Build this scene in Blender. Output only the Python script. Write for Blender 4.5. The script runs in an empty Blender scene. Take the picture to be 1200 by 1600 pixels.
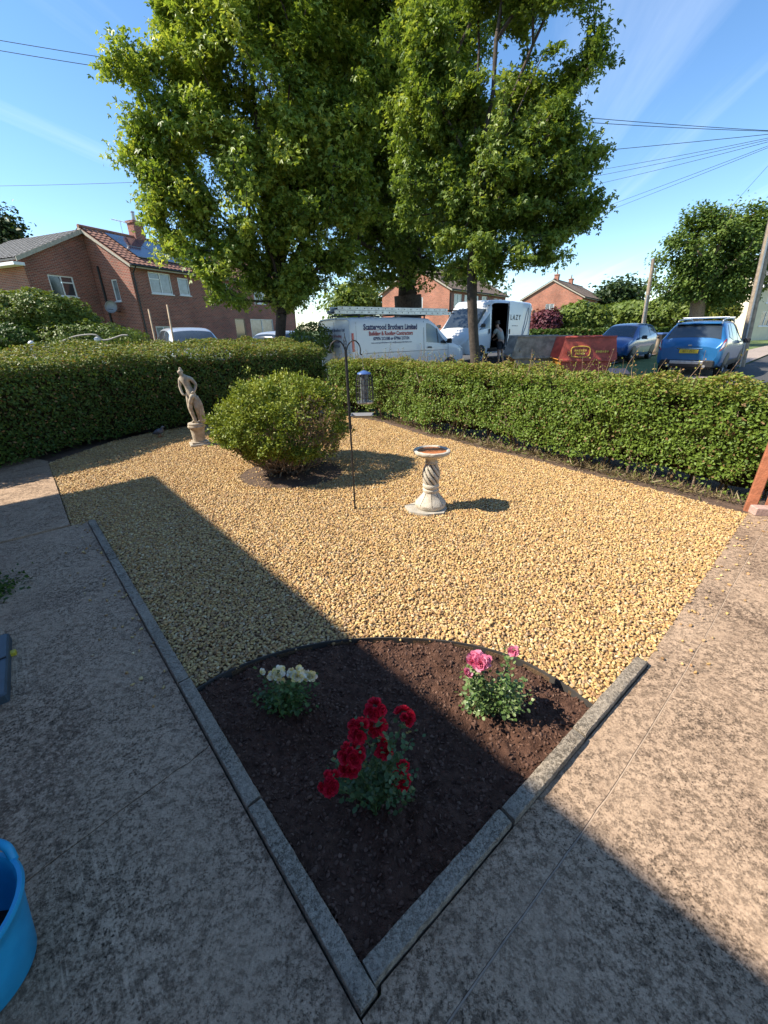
import bpy, math, random
import numpy as np
from mathutils import Vector, Matrix
random.seed(7); rng = np.random.default_rng(11)
S = bpy.context.scene
COL = S.collection
R = math.radians

# ------------------------------------------------------------------ camera
FPX = 635.0; PITCH = math.atan(282 / 635.0); ROLL = R(1.0); CAMH = 1.6
Fv = np.array([0, math.cos(PITCH), -math.sin(PITCH)]); R0 = np.array([1., 0, 0]); U0 = np.array([0, math.sin(PITCH), math.cos(PITCH)])
Rv = R0 * math.cos(ROLL) - U0 * math.sin(ROLL); Uv = R0 * math.sin(ROLL) + U0 * math.cos(ROLL)
CP = np.array([0, 0, CAMH])
cam = bpy.data.cameras.new('camera'); cam.sensor_fit = 'HORIZONTAL'; cam.sensor_width = 36
cam.lens = FPX / 1200 * 36; cam.clip_start = 0.05; cam.clip_end = 3000
co = bpy.data.objects.new('camera', cam); COL.objects.link(co)
M = Matrix((( Rv[0], Uv[0], -Fv[0], 0), (Rv[1], Uv[1], -Fv[1], 0), (Rv[2], Uv[2], -Fv[2], CAMH), (0, 0, 0, 1)))
co.matrix_world = M
S.camera = co
def ray(u, v): return Fv * FPX + (u - 600) * Rv + (800 - v) * Uv
def G(u, v, z=0.0):                      # photo pixel -> point on the level z
    d = ray(u, v); return CP + d * ((z - CAMH) / d[2])
def YD(u, v, y):                         # photo pixel -> point at distance y
    d = ray(u, v); return CP + d * (y / d[1])
def pxm(P): return float((np.array(P) - CP) @ Fv) / FPX

# ------------------------------------------------------------------ sky, sun, exposure
SUN_EL = R(43); SUN_DIR = np.array([-1.0, -0.075])   # towards the sun, in plan
SUN_DIR = SUN_DIR / np.linalg.norm(SUN_DIR)
W = bpy.data.worlds.new('World'); S.world = W; W.use_nodes = True
nt = W.node_tree; nt.nodes.clear()
def nn(t, kind, **kw):
    n = t.nodes.new(kind)
    for k, v in kw.items(): setattr(n, k, v)
    return n
out = nn(nt, 'ShaderNodeOutputWorld'); bg = nn(nt, 'ShaderNodeBackground'); bg.inputs[1].default_value = 0.127
sky = nn(nt, 'ShaderNodeTexSky', sky_type='NISHITA'); sky.sun_disc = False
sky.sun_elevation = SUN_EL; sky.sun_rotation = math.atan2(SUN_DIR[0], SUN_DIR[1]); sky.altitude = 50
sky.air_density = 1.0; sky.dust_density = 0.05; sky.ozone_density = 3.0
tc = nn(nt, 'ShaderNodeTexCoord'); sep = nn(nt, 'ShaderNodeSeparateXYZ'); nt.links.new(tc.outputs['Generated'], sep.inputs[0])
mx = nn(nt, 'ShaderNodeMath', operation='MAXIMUM'); mx.inputs[1].default_value = 0.06; nt.links.new(sep.outputs[2], mx.inputs[0])
dx = nn(nt, 'ShaderNodeMath', operation='DIVIDE'); dy = nn(nt, 'ShaderNodeMath', operation='DIVIDE')
nt.links.new(sep.outputs[0], dx.inputs[0]); nt.links.new(mx.outputs[0], dx.inputs[1]); nt.links.new(sep.outputs[1], dy.inputs[0]); nt.links.new(mx.outputs[0], dy.inputs[1])
cb = nn(nt, 'ShaderNodeCombineXYZ'); nt.links.new(dx.outputs[0], cb.inputs[0]); nt.links.new(dy.outputs[0], cb.inputs[1])
mp = nn(nt, 'ShaderNodeMapping'); mp.inputs['Scale'].default_value = (0.16, 1.5, 1); mpr = nn(nt, 'ShaderNodeMapping'); mpr.inputs['Rotation'].default_value = (0, 0, R(-76)); nt.links.new(cb.outputs[0], mpr.inputs[0]); nt.links.new(mpr.outputs[0], mp.inputs[0])
n1 = nn(nt, 'ShaderNodeTexNoise'); n1.inputs['Scale'].default_value = 0.8; n1.inputs['Detail'].default_value = 7; n1.inputs['Roughness'].default_value = 0.58; n1.inputs['Distortion'].default_value = 0.35
nt.links.new(mp.outputs[0], n1.inputs['Vector'])
rp = nn(nt, 'ShaderNodeMapRange'); rp.inputs[1].default_value = 0.52; rp.inputs[2].default_value = 0.80; rp.inputs[3].default_value = 0.0; rp.inputs[4].default_value = 0.25
nt.links.new(n1.outputs[0], rp.inputs[0])
hsv = nn(nt, 'ShaderNodeHueSaturation'); hsv.inputs['Saturation'].default_value = 1.14; nt.links.new(sky.outputs[0], hsv.inputs['Color'])
mix = nn(nt, 'ShaderNodeMix', data_type='RGBA'); nt.links.new(rp.outputs[0], mix.inputs[0]); nt.links.new(hsv.outputs[0], mix.inputs[6]); mix.inputs[7].default_value = (7.5, 8.0, 8.6, 1)
nt.links.new(mix.outputs[2], bg.inputs[0]); nt.links.new(bg.outputs[0], out.inputs[0])
sl = bpy.data.lights.new('sun', 'SUN'); sl.energy = 5.0; sl.angle = R(0.5); sl.color = (1.0, 0.92, 0.79)
so = bpy.data.objects.new('sun', sl); COL.objects.link(so)
so.rotation_euler = Vector((-SUN_DIR[0] * math.cos(SUN_EL), -SUN_DIR[1] * math.cos(SUN_EL), -math.sin(SUN_EL))).to_track_quat('-Z', 'Y').to_euler()
so.location = (-20, -5, 25)
S.view_settings.view_transform = 'Standard'; S.view_settings.look = 'None'; S.view_settings.gamma = 1; S.view_settings.exposure = 0.95
S.render.engine = 'CYCLES'; S.render.resolution_x = 768; S.render.resolution_y = 1024
S.cycles.max_bounces = 6; S.cycles.transparent_max_bounces = 6

# ------------------------------------------------------------------ materials
MATS = {}
def base_mat(name):
    m = bpy.data.materials.new(name); m.use_nodes = True
    t = m.node_tree; b = t.nodes['Principled BSDF']; MATS[name] = m
    return m, t, b
def pm(name, col, rough=0.6, metal=0.0, var=0.15, scale=8.0, bump=0.0, bscale=60.0, col2=None, spec=0.5, coat=0.0, trans=0.0):
    m, t, b = base_mat(name); L = t.links
    b.inputs['Roughness'].default_value = rough; b.inputs['Metallic'].default_value = metal
    b.inputs['Specular IOR Level'].default_value = spec; b.inputs['Coat Weight'].default_value = coat
    b.inputs['Coat Roughness'].default_value = 0.08; b.inputs['Transmission Weight'].default_value = trans
    tcn = nn(t, 'ShaderNodeTexCoord')
    no = nn(t, 'ShaderNodeTexNoise'); no.inputs['Scale'].default_value = scale; no.inputs['Detail'].default_value = 6; no.inputs['Roughness'].default_value = 0.62
    L.new(tcn.outputs['Object'], no.inputs['Vector'])
    mr = nn(t, 'ShaderNodeMapRange'); mr.inputs[1].default_value = 0.32; mr.inputs[2].default_value = 0.68; L.new(no.outputs[0], mr.inputs[0])
    mi = nn(t, 'ShaderNodeMix', data_type='RGBA'); L.new(mr.outputs[0], mi.inputs[0])
    c2 = col2 if col2 else tuple(min(1, c * (1 + var)) for c in col)
    c1 = col if col2 else tuple(c * (1 - var) for c in col)
    mi.inputs[6].default_value = (*c1, 1); mi.inputs[7].default_value = (*c2, 1); L.new(mi.outputs[2], b.inputs['Base Color'])
    if bump:
        n2 = nn(t, 'ShaderNodeTexNoise'); n2.inputs['Scale'].default_value = bscale; n2.inputs['Detail'].default_value = 5; L.new(tcn.outputs['Object'], n2.inputs['Vector'])
        bu = nn(t, 'ShaderNodeBump'); bu.inputs['Strength'].default_value = bump; bu.inputs['Distance'].default_value = 0.01
        L.new(n2.outputs[0], bu.inputs['Height']); L.new(bu.outputs[0], b.inputs['Normal'])
    return m
def leaf_mat(name, rough=0.42, tl=0.32, tcol=(1.25, 1.2, 0.6)):
    m, t, b = base_mat(name); L = t.links
    at = nn(t, 'ShaderNodeAttribute', attribute_name='col'); L.new(at.outputs['Color'], b.inputs['Base Color'])
    b.inputs['Roughness'].default_value = rough; b.inputs['Specular IOR Level'].default_value = 0.28
    tr = nn(t, 'ShaderNodeBsdfTranslucent'); mu = nn(t, 'ShaderNodeMix', data_type='RGBA', blend_type='MULTIPLY'); mu.inputs[0].default_value = 1
    L.new(at.outputs['Color'], mu.inputs[6]); mu.inputs[7].default_value = (*tcol, 1); L.new(mu.outputs[2], tr.inputs[0])
    ms = nn(t, 'ShaderNodeMixShader'); ms.inputs[0].default_value = tl
    o = t.nodes['Material Output']; L.new(b.outputs[0], ms.inputs[1]); L.new(tr.outputs[0], ms.inputs[2]); L.new(ms.outputs[0], o.inputs[0])
    return m
def brick_mat(name, c1, c2, mortar, scale=1.0):
    m, t, b = base_mat(name); L = t.links
    uv = nn(t, 'ShaderNodeUVMap'); br = nn(t, 'ShaderNodeTexBrick'); L.new(uv.outputs[0], br.inputs['Vector'])
    br.inputs['Color1'].default_value = (*c1, 1); br.inputs['Color2'].default_value = (*c2, 1); br.inputs['Mortar'].default_value = (*mortar, 1)
    br.inputs['Scale'].default_value = 1.0; br.inputs['Brick Width'].default_value = 0.225 * scale; br.inputs['Row Height'].default_value = 0.075 * scale
    br.inputs['Mortar Size'].default_value = 0.010 * scale; br.inputs['Bias'].default_value = 0.0
    no = nn(t, 'ShaderNodeTexNoise'); no.inputs['Scale'].default_value = 0.7; no.inputs['Detail'].default_value = 6; L.new(uv.outputs[0], no.inputs['Vector'])
    mr = nn(t, 'ShaderNodeMapRange'); mr.inputs[1].default_value = .3; mr.inputs[2].default_value = .7; mr.inputs[3].default_value = .75; mr.inputs[4].default_value = 1.2; L.new(no.outputs[0], mr.inputs[0])
    mu = nn(t, 'ShaderNodeMix', data_type='RGBA', blend_type='MULTIPLY'); mu.inputs[0].default_value = 1; L.new(br.outputs[0], mu.inputs[6]); L.new(mr.outputs[0], mu.inputs[7])
    L.new(mu.outputs[2], b.inputs['Base Color']); b.inputs['Roughness'].default_value = 0.85
    bu = nn(t, 'ShaderNodeBump'); bu.inputs['Strength'].default_value = .6; bu.inputs['Distance'].default_value = .008; bu.invert = True
    L.new(br.outputs['Fac'], bu.inputs['Height']); L.new(bu.outputs[0], b.inputs['Normal'])
    return m
def concrete_mat(name, ca, cb_, cdark, pits=0.55, sx=1.0):
    m, t, b = base_mat(name); L = t.links
    tcn = nn(t, 'ShaderNodeTexCoord')
    def noise(sc, det=6, ro=.6, vec=None, dist=0):
        n = nn(t, 'ShaderNodeTexNoise'); n.inputs['Scale'].default_value = sc; n.inputs['Detail'].default_value = det; n.inputs['Roughness'].default_value = ro; n.inputs['Distortion'].default_value = dist
        L.new(vec or tcn.outputs['Object'], n.inputs['Vector']); return n.outputs[0]
    def rng_(i, a, b_, c=0., d=1.):
        n = nn(t, 'ShaderNodeMapRange'); n.inputs[1].default_value = a; n.inputs[2].default_value = b_; n.inputs[3].default_value = c; n.inputs[4].default_value = d; L.new(i, n.inputs[0]); return n.outputs[0]
    def mixc(f, a, b_, bt='MIX'):
        n = nn(t, 'ShaderNodeMix', data_type='RGBA', blend_type=bt)
        L.new(f, n.inputs[0]) if not isinstance(f, float) else setattr(n.inputs[0], 'default_value', f)
        for s, v in ((6, a), (7, b_)):
            if isinstance(v, tuple): n.inputs[s].default_value = (*v, 1)
            else: L.new(v, n.inputs[s])
        return n.outputs[2]
    mpn = nn(t, 'ShaderNodeMapping'); mpn.inputs['Scale'].default_value = (.03, 1, 1); mp0 = nn(t, 'ShaderNodeMapping'); mp0.inputs['Rotation'].default_value = (0, 0, R(-131.8)); L.new(tcn.outputs['Object'], mp0.inputs[0]); L.new(mp0.outputs[0], mpn.inputs[0])
    def mul(x, y):
        n = nn(t, 'ShaderNodeMath', operation='MULTIPLY'); L.new(x, n.inputs[0])
        if isinstance(y, float): n.inputs[1].default_value = y
        else: L.new(y, n.inputs[1])
        return n.outputs[0]
    c = mixc(rng_(noise(1.3, 6, .6, None, .5), .38, .62), ca, cb_)
    c = mixc(rng_(noise(.9, 8, .68, None, 1.2), .52, .62, 0, .75), c, cdark)                    # damp, worn patches
    c = mixc(rng_(noise(7, 6, .7), .52, .70, 0, .45), c, cdark)
    fine = noise(30 * sx, 7, .88)
    amt = rng_(noise(2.6, 5, .65), .34, .62, .25, 1.0)
    lite = tuple(min(.78, x * 1.36 + .02) for x in ca)
    c = mixc(mul(rng_(fine, .485, .40), rng_(noise(3.1, 5), .35, .65, .15, .75)), c, lite)
    pf_ = mul(rng_(fine, .515, .60), amt)
    c = mixc(mul(pf_, pits), c, tuple(x * .30 for x in cdark))
    br = mul(rng_(noise(95, 3, .6, mpn.outputs[0]), .54, .60), rng_(noise(1.1, 4, .6), .54, .64))
    c = mixc(mul(br, .55), c, lite)
    f2 = noise(115 * sx, 3, .6); c = mixc(rng_(f2, .56, .64, 0, .5), c, lite); c = mixc(mul(rng_(f2, .44, .36), amt), c, tuple(x * .30 for x in cdark))
    class PF: outputs = [pf_]
    pf = PF
    L.new(c, b.inputs['Base Color']); b.inputs['Roughness'].default_value = .9; b.inputs['Specular IOR Level'].default_value = .25
    hh = nn(t, 'ShaderNodeMath', operation='SUBTRACT'); L.new(noise(140, 4, .7), hh.inputs[0]); L.new(pf.outputs[0], hh.inputs[1])
    bu = nn(t, 'ShaderNodeBump'); bu.inputs['Strength'].default_value = .8; bu.inputs['Distance'].default_value = .005; L.new(hh.outputs[0], bu.inputs['Height']); L.new(bu.outputs[0], b.inputs['Normal'])
    return m
def pebble_mat(name, cols, rough=.6, tint=.25):
    m, t, b = base_mat(name); L = t.links
    oi = nn(t, 'ShaderNodeObjectInfo'); cr = nn(t, 'ShaderNodeValToRGB'); cr.color_ramp.interpolation = 'LINEAR'
    e = cr.color_ramp.elements
    while len(e) < len(cols): e.new(0.5)
    for i, c in enumerate(cols): e[i].position = i / (len(cols) - 1); e[i].color = (*c, 1)
    L.new(oi.outputs['Random'], cr.inputs[0])
    tcn = nn(t, 'ShaderNodeTexCoord'); no = nn(t, 'ShaderNodeTexNoise'); no.inputs['Scale'].default_value = 60; no.inputs['Detail'].default_value = 4; L.new(tcn.outputs['Object'], no.inputs['Vector'])
    mr = nn(t, 'ShaderNodeMapRange'); mr.inputs[1].default_value = .3; mr.inputs[2].default_value = .7; mr.inputs[3].default_value = 1 - tint; mr.inputs[4].default_value = 1 + tint; L.new(no.outputs[0], mr.inputs[0])
    mu = nn(t, 'ShaderNodeMix', data_type='RGBA', blend_type='MULTIPLY'); mu.inputs[0].default_value = 1; L.new(cr.outputs[0], mu.inputs[6]); L.new(mr.outputs[0], mu.inputs[7]); L.new(mu.outputs[2], b.inputs['Base Color'])
    b.inputs['Roughness'].default_value = rough; b.inputs['Specular IOR Level'].default_value = .3
    return m

pebble_mat('pebble', [(.19, .105, .05), (.41, .245, .095), (.56, .38, .15), (.46, .275, .105), (.644, .475, .209), (.486, .311, .113), (.30, .175, .08), (.576, .390, .153), (.441, .322, .186), (.508, .277, .102), (.305, .186, .107), (.712, .565, .328)])
pm('gravel_sheet', (.11, .065, .032), .95, var=.4, scale=90, bump=.6, bscale=120)
pm('soil', (.048, .024, .016), .97, scale=30, col2=(.12, .062, .041), bump=1.0, bscale=160, spec=.15)
pebble_mat('soil_crumb', [(.048, .023, .015), (.095, .049, .033), (.14, .077, .052), (.075, .037, .025), (.18, .105, .072)], .95)
concrete_mat('concrete_left', (.36, .335, .315), (.25, .235, .225), (.135, .12, .112), .8)
concrete_mat('concrete_right', (.425, .295, .193), (.335, .228, .146), (.20, .13, .084), .72)
concrete_mat('edging', (.34, .28, .21), (.24, .195, .14), (.13, .10, .07), .6, 2.2)
pm('mortar', (.40, .30, .215), .9, var=.2, scale=20)
pm('grass', (.085, .13, .03), .9, scale=1.5, col2=(.15, .19, .055), bump=.8, bscale=90)
pm('asphalt', (.062, .06, .058), .9, var=.3, scale=12, bump=.4, bscale=200)
pm('earth', (.10, .062, .04), .95, var=.4, scale=14, bump=.9, bscale=70)
pm('paving', (.34, .27, .22), .9, var=.2, scale=6, bump=.4)
leaf_mat('maple_leaf', .42, .42); leaf_mat('hedge_leaf', .48, .28); leaf_mat('conifer_leaf', .5, .22); leaf_mat('rose_leaf', .35, .25); leaf_mat('petal', .5, .35, (1.1, 1.0, 1.0)); leaf_mat('far_leaf', .5, .28)
pm('bark', (.06, .045, .034), .95, var=.45, scale=14, bump=1.0, bscale=40)
pm('bark_light', (.23, .17, .115), .95, var=.4, scale=20, bump=.8, bscale=60)
pm('thicket', (.020, .022, .010), 1.0, scale=40, col2=(.05, .038, .022), bump=1.0, bscale=90, spec=0.0)  # near-black filler for hedge cores, inner shade put into the colour
pm('twig', (.20, .13, .08), .9, var=.4, scale=20)
brick_mat('brick_red', (.33, .080, .048), (.17, .046, .034), (.36, .27, .21))
brick_mat('brick_orange', (.43, .125, .07), (.26, .075, .045), (.42, .30, .22))
pm('roof_tile', (.26, .125, .085), .9, var=.35, scale=6, bump=.4)
pm('roof_brown', (.17, .125, .095), .92, var=.35, scale=4, bump=.4)
pm('roof_slate', (.16, .155, .15), .9, var=.35, scale=6, bump=.4)
pm('render_cream', (.72, .64, .45), .9, var=.08, scale=2)
pm('upvc', (.74, .74, .73), .4, var=.04)
pm('glass_dark', (.035, .045, .055), .06, var=.3, scale=1.5, spec=.9)
pm('glass_curtain', (.20, .22, .23), .12, var=.35, scale=2.5, spec=.9)
pm('solar', (.012, .017, .035), .12, var=.3, scale=3, spec=.8, coat=.4)
pm('black_plastic', (.018, .018, .019), .5, var=.2); pm('rubber', (.022, .022, .022), .85, var=.25)
pm('grey_plastic', (.25, .25, .255), .5); pm('galv', (.42, .43, .44), .42, .8, var=.2, scale=30); pm('alu', (.50, .51, .52), .40, .75, var=.2)
pm('iron', (.035, .033, .032), .55, .5, var=.4, scale=40)
pm('van_white', (.66, .67, .68), .28, var=.03, scale=3, coat=.5); pm('van_shade_dark', (.012, .012, .013), .8)
pm('paint_blue', (.022, .145, .35), .30, .25, var=.06, scale=2, coat=.8); pm('paint_navy', (.022, .095, .27), .3, .25, var=.06, scale=2, coat=.8)
pm('paint_silver', (.50, .52, .53), .32, .5, var=.05, coat=.6)
pm('lamp_red', (.45, .03, .02), .2, var=.1, coat=.5); pm('lamp_clear', (.75, .77, .78), .12, var=.15, scale=30, coat=.5); pm('lamp_amber', (.7, .22, .03), .2)
pm('plate_yellow', (.62, .44, .03), .45, var=.05); pm('chrome', (.7, .7, .7), .15, 1.0)
pm('ink_navy', (.02, .03, .12), .5, var=.05); pm('ink_red', (.42, .06, .05), .5, var=.05); pm('ink_black', (.02, .02, .022), .5); pm('ink_grey', (.30, .28, .28), .6)
pm('skip_red', (.40, .075, .055), .62, var=.3, scale=7, bump=.3); pm('skip_grey', (.27, .25, .23), .75, var=.4, scale=6, bump=.4); pm('skip_orange', (.55, .22, .03), .6, var=.3, scale=8); pm('skip_yellow', (.62, .42, .07), .6)
pm('rubble', (.22, .19, .16), .95, var=.5, scale=9, bump=.6)
pm('board_pink', (.62, .34, .25), .8, var=.15, scale=6)
pm('statue_stone', (.27, .215, .15), .9, scale=13, col2=(.50, .435, .335), bump=.6, bscale=90)
pm('bath_stone', (.40, .345, .26), .9, scale=22, col2=(.58, .52, .42), bump=.5, bscale=110)
pm('bath_dark', (.06, .055, .05), .9, var=.3); pm('bath_water', (.40, .14, .05), .55, var=.35, scale=30, spec=.3)
pm('wood_red', (.36, .125, .06), .7, var=.25, scale=14, bump=.4); pm('wood_pale', (.42, .31, .20), .85, var=.25, scale=12); pm('wood_pole', (.30, .235, .17), .9, var=.3, scale=9, bump=.5)
pm('block_pink', (.42, .28, .23), .9, var=.2, scale=20, bump=.5)
pm('trug_blue', (.008, .24, .46), .42, scale=7, col2=(.02, .34, .60), spec=.4); pm('trug_soil', (.02, .015, .012), .95)
pm('skin', (.45, .26, .18), .6, var=.08); pm('hair', (.06, .04, .03), .7); pm('shirt_grey', (.36, .36, .32), .9, var=.12, bump=.3); pm('shorts_dark', (.03, .03, .035), .9); pm('shoe', (.05, .04, .035), .8)
pm('feeder_blue', (.06, .12, .30), .35); pm('clear_tube', (.16, .18, .20), .15, var=.3, scale=25, spec=.8, trans=.3); pm('seed', (.55, .42, .30), .8, var=.4, scale=60, bump=.5)
pm('lawn_edging', (.045, .04, .035), .8, var=.3); pm('case_slate', (.045, .065, .08), .55, var=.2); pm('case_yellow', (.50, .38, .03), .6)
pm('pigeon', (.16, .165, .18), .8, var=.4, scale=20); pm('post_white', (.72, .72, .70), .5); pm('rope', (.35, .33, .29), .9, var=.2, scale=40); pm('wire', (.02, .02, .022), .6)
pm('wood_stone', (.40, .36, .29), .9, var=.2, scale=10, bump=.4)

# ------------------------------------------------------------------ helpers
def fnum(*a): return [float(x) for x in a]
class MB:
    def __init__(s): s.v = []; s.f = []; s.m = []
    def add(s, vs, fs, mi=0):
        o = len(s.v); s.v += [tuple(float(c) for c in p) for p in vs]; s.f += [tuple(o + i for i in q) for q in fs]; s.m += [mi] * len(fs); return s
    def box(s, c, d, rz=0, mi=0, M=None):
        h = [x / 2 for x in d]; vs = [(sx * h[0], sy * h[1], sz * h[2]) for sz in (-1, 1) for sx, sy in ((-1, -1), (1, -1), (1, 1), (-1, 1))]
        ca, sa = math.cos(rz), math.sin(rz)
        if M is not None: vs = [tuple(M @ Vector(p)) for p in vs]
        vs = [(p[0] * ca - p[1] * sa + c[0], p[0] * sa + p[1] * ca + c[1], p[2] + c[2]) for p in vs]
        return s.add(vs, [(3, 2, 1, 0), (4, 5, 6, 7), (0, 1, 5, 4), (1, 2, 6, 5), (2, 3, 7, 6), (3, 0, 4, 7)], mi)
    def cbox(s, c, d, b=0.01, rz=0, mi=0):           # box with chamfered vertical and top edges
        x, y, z = (q / 2 for q in d); ring = [(x - b, -y), (x, -y + b), (x, y - b), (x - b, y), (-x + b, y), (-x, y - b), (-x, -y + b), (-x + b, -y)]
        inn = [(math.copysign(abs(p[0]) - b, p[0]), math.copysign(abs(p[1]) - b, p[1])) for p in ring]
        ca, sa = math.cos(rz), math.sin(rz); T = lambda p, zz: (p[0] * ca - p[1] * sa + c[0], p[0] * sa + p[1] * ca + c[1], zz + c[2])
        vs = [T(p, -z) for p in ring] + [T(p, z - b) for p in ring] + [T(p, z) for p in inn]
        fs = [tuple(range(7, -1, -1)), tuple(range(16, 24))]
        for k in (0, 8): fs += [(k + i, k + (i + 1) % 8, k + 8 + (i + 1) % 8, k + 8 + i) for i in range(8)]
        return s.add(vs, fs, mi)
    def tube(s, pts, r, n=8, mi=0, cap=True):
        pts = [Vector(fnum(*p)) for p in pts]; rs = r if hasattr(r, '__len__') else [r] * len(pts); vs = []; up = None
        for i, p in enumerate(pts):
            d = (pts[min(i + 1, len(pts) - 1)] - pts[max(i - 1, 0)]).normalized()
            a = up if up is not None else (Vector((0, 0, 1)) if abs(d.z) < .9 else Vector((1, 0, 0)))
            x = d.cross(a); x = x.normalized() if x.length > 1e-6 else d.orthogonal().normalized(); y = x.cross(d).normalized(); up = y
            vs += [p + (x * math.cos(2 * math.pi * k / n) + y * math.sin(2 * math.pi * k / n)) * rs[i] for k in range(n)]
        fs = [(i * n + k, i * n + (k + 1) % n, (i + 1) * n + (k + 1) % n, (i + 1) * n + k) for i in range(len(pts) - 1) for k in range(n)]
        if cap: fs += [tuple(range(n - 1, -1, -1)), tuple((len(pts) - 1) * n + k for k in range(n))]
        return s.add(vs, fs, mi)
    def lathe(s, prof, c=(0, 0, 0), n=24, mi=0, fn=None):
        vs = []
        for (r, z) in prof:
            for k in range(n):
                a = 2 * math.pi * k / n; rr = r * (fn(a, z) if fn else 1); vs.append((c[0] + rr * math.cos(a), c[1] + rr * math.sin(a), c[2] + z))
        m_ = len(prof); fs = [(i * n + k, i * n + (k + 1) % n, (i + 1) * n + (k + 1) % n, (i + 1) * n + k) for i in range(m_ - 1) for k in range(n)]
        fs += [tuple(range(n - 1, -1, -1)), tuple((m_ - 1) * n + k for k in range(n))]
        return s.add(vs, fs, mi)
    def prism(s, poly, z0, z1, mi=0):
        n = len(poly); vs = [(p[0], p[1], z0) for p in poly] + [(p[0], p[1], z1) for p in poly]
        return s.add(vs, [tuple(range(n - 1, -1, -1)), tuple(range(n, 2 * n))] + [(i, (i + 1) % n, n + (i + 1) % n, n + i) for i in range(n)], mi)
    def grid(s, fn, nu, nv, mi=0):
        vs = [fn(i / nu, j / nv) for i in range(nu + 1) for j in range(nv + 1)]
        return s.add(vs, [(i * (nv + 1) + j, (i + 1) * (nv + 1) + j, (i + 1) * (nv + 1) + j + 1, i * (nv + 1) + j + 1) for i in range(nu) for j in range(nv)], mi)
    def build(s, name, mat, parent=None, org=None, smooth=False, angle=None):
        me = bpy.data.meshes.new(name); o_ = np.array(org if org is not None else (0, 0, 0), float)
        vs = [tuple(np.array(p) - o_) for p in s.v] if org is not None else s.v
        me.from_pydata(vs, [], s.f)
        for m_ in (mat if isinstance(mat, (list, tuple)) else [mat]): me.materials.append(MATS[m_])
        if any(s.m): me.polygons.foreach_set('material_index', s.m)
        uv = me.uv_layers.new(name='UVMap'); V = np.array(vs, float)
        dat = np.zeros((len(me.loops), 2)); 
        for p in me.polygons:
            n_ = p.normal
            ids = [me.loops[l].vertex_index for l in p.loop_indices]; c_ = V[ids]
            if abs(n_.z) > .75: uvp = c_[:, :2]
            else:
                h = math.hypot(n_.x, n_.y) or 1; uvp = np.stack([c_[:, 0] * (-n_.y / h) + c_[:, 1] * (n_.x / h), c_[:, 2]], 1)
            dat[p.loop_start:p.loop_start + p.loop_total] = uvp
        uv.data.foreach_set('uv', dat.ravel())
        if smooth:
            me.polygons.foreach_set('use_smooth', [True] * len(me.polygons))
            if angle is not None:
                me.set_sharp_from_angle(angle=R(angle))
        me.update(); o = bpy.data.objects.new(name, me); COL.objects.link(o)
        if parent is not None: o.parent = parent
        elif org is not None: o.location = fnum(*org)
        return o
def tag(o, label=None, cat=None, group=None, kind=None):
    if label: o['label'] = label
    if cat: o['category'] = cat
    if group: o['group'] = group
    if kind: o['kind'] = kind
    return o
def thing(name, label, cat, loc=(0, 0, 0), rz=0, group=None):
    o = bpy.data.objects.new(name, None); COL.objects.link(o); o.empty_display_size = .2
    o.location = fnum(*loc); o.rotation_euler = (0, 0, rz); return tag(o, label, cat, group)
def struct(o): o['kind'] = 'structure'; return o
def hashn(i, j, k, seed=0):
    h = (i * 374761393 + j * 668265263 + k * 2147483647 + seed * 974711) & 0xffffffff
    h = ((h ^ (h >> 13)) * 1274126177) & 0xffffffff; return ((h ^ (h >> 16)) & 0xffff) / 65535.0
def vnoise(P, seed=0):
    P = np.asarray(P, float); i = np.floor(P).astype(np.int64); f = P - i; f = f * f * (3 - 2 * f); r = 0
    for a in (0, 1):
        for b in (0, 1):
            for c in (0, 1):
                w = (f[:, 0] if a else 1 - f[:, 0]) * (f[:, 1] if b else 1 - f[:, 1]) * (f[:, 2] if c else 1 - f[:, 2])
                r = r + w * hashn(i[:, 0] + a, i[:, 1] + b, i[:, 2] + c, seed)
    return r
def fbm(P, oct=4, seed=0):
    P = np.asarray(P, float); r = 0; a = .5
    for o in range(oct): r = r + a * vnoise(P * 2 ** o, seed + o); a *= .5
    return r
def unit(v): return v / np.maximum(np.linalg.norm(v, axis=-1, keepdims=True), 1e-9)
KITE = (np.array([(0, 0, 0), (.33, .42, .10), (0, 1, -.05), (-.33, .42, .10)], float), [(0, 1, 2), (0, 2, 3)])
NARROW = (np.array([(0, 0, 0), (.13, .5, .04), (0, 1, 0), (-.13, .5, .04)], float), [(0, 1, 2), (0, 2, 3)])
ROUND = (np.array([(0, 0, 0), (.36, .28, .08), (.33, .68, .05), (0, 1, -.06), (-.33, .68, .05), (-.36, .28, .08)], float), [(0, 1, 2), (0, 2, 3), (0, 3, 4), (0, 4, 5)])
def _maple():
    vs = []; fs = []
    for a, l in ((-62, .80), (0, 1.0), (62, .80)):
        o = len(vs); ca, sa = math.cos(R(a)), math.sin(R(a))
        for x, y, z in ((0, 0, 0), (.24, .5, .05), (0, 1, -.10), (-.24, .5, .05)): x, y = x * l * 1.1, y * l; vs.append((x * ca + y * sa, -x * sa + y * ca, z))
        fs += [(o, o + 1, o + 2), (o, o + 2, o + 3)]
    return np.array(vs), fs
MAPLE = _maple()
PETAL = (np.array([(0, 0, 0), (.40, .45, .12), (.30, .88, .28), (0, 1, .34), (-.30, .88, .28), (-.40, .45, .12)], float), [(0, 1, 5), (1, 2, 5), (2, 4, 5), (2, 3, 4)])
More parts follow.
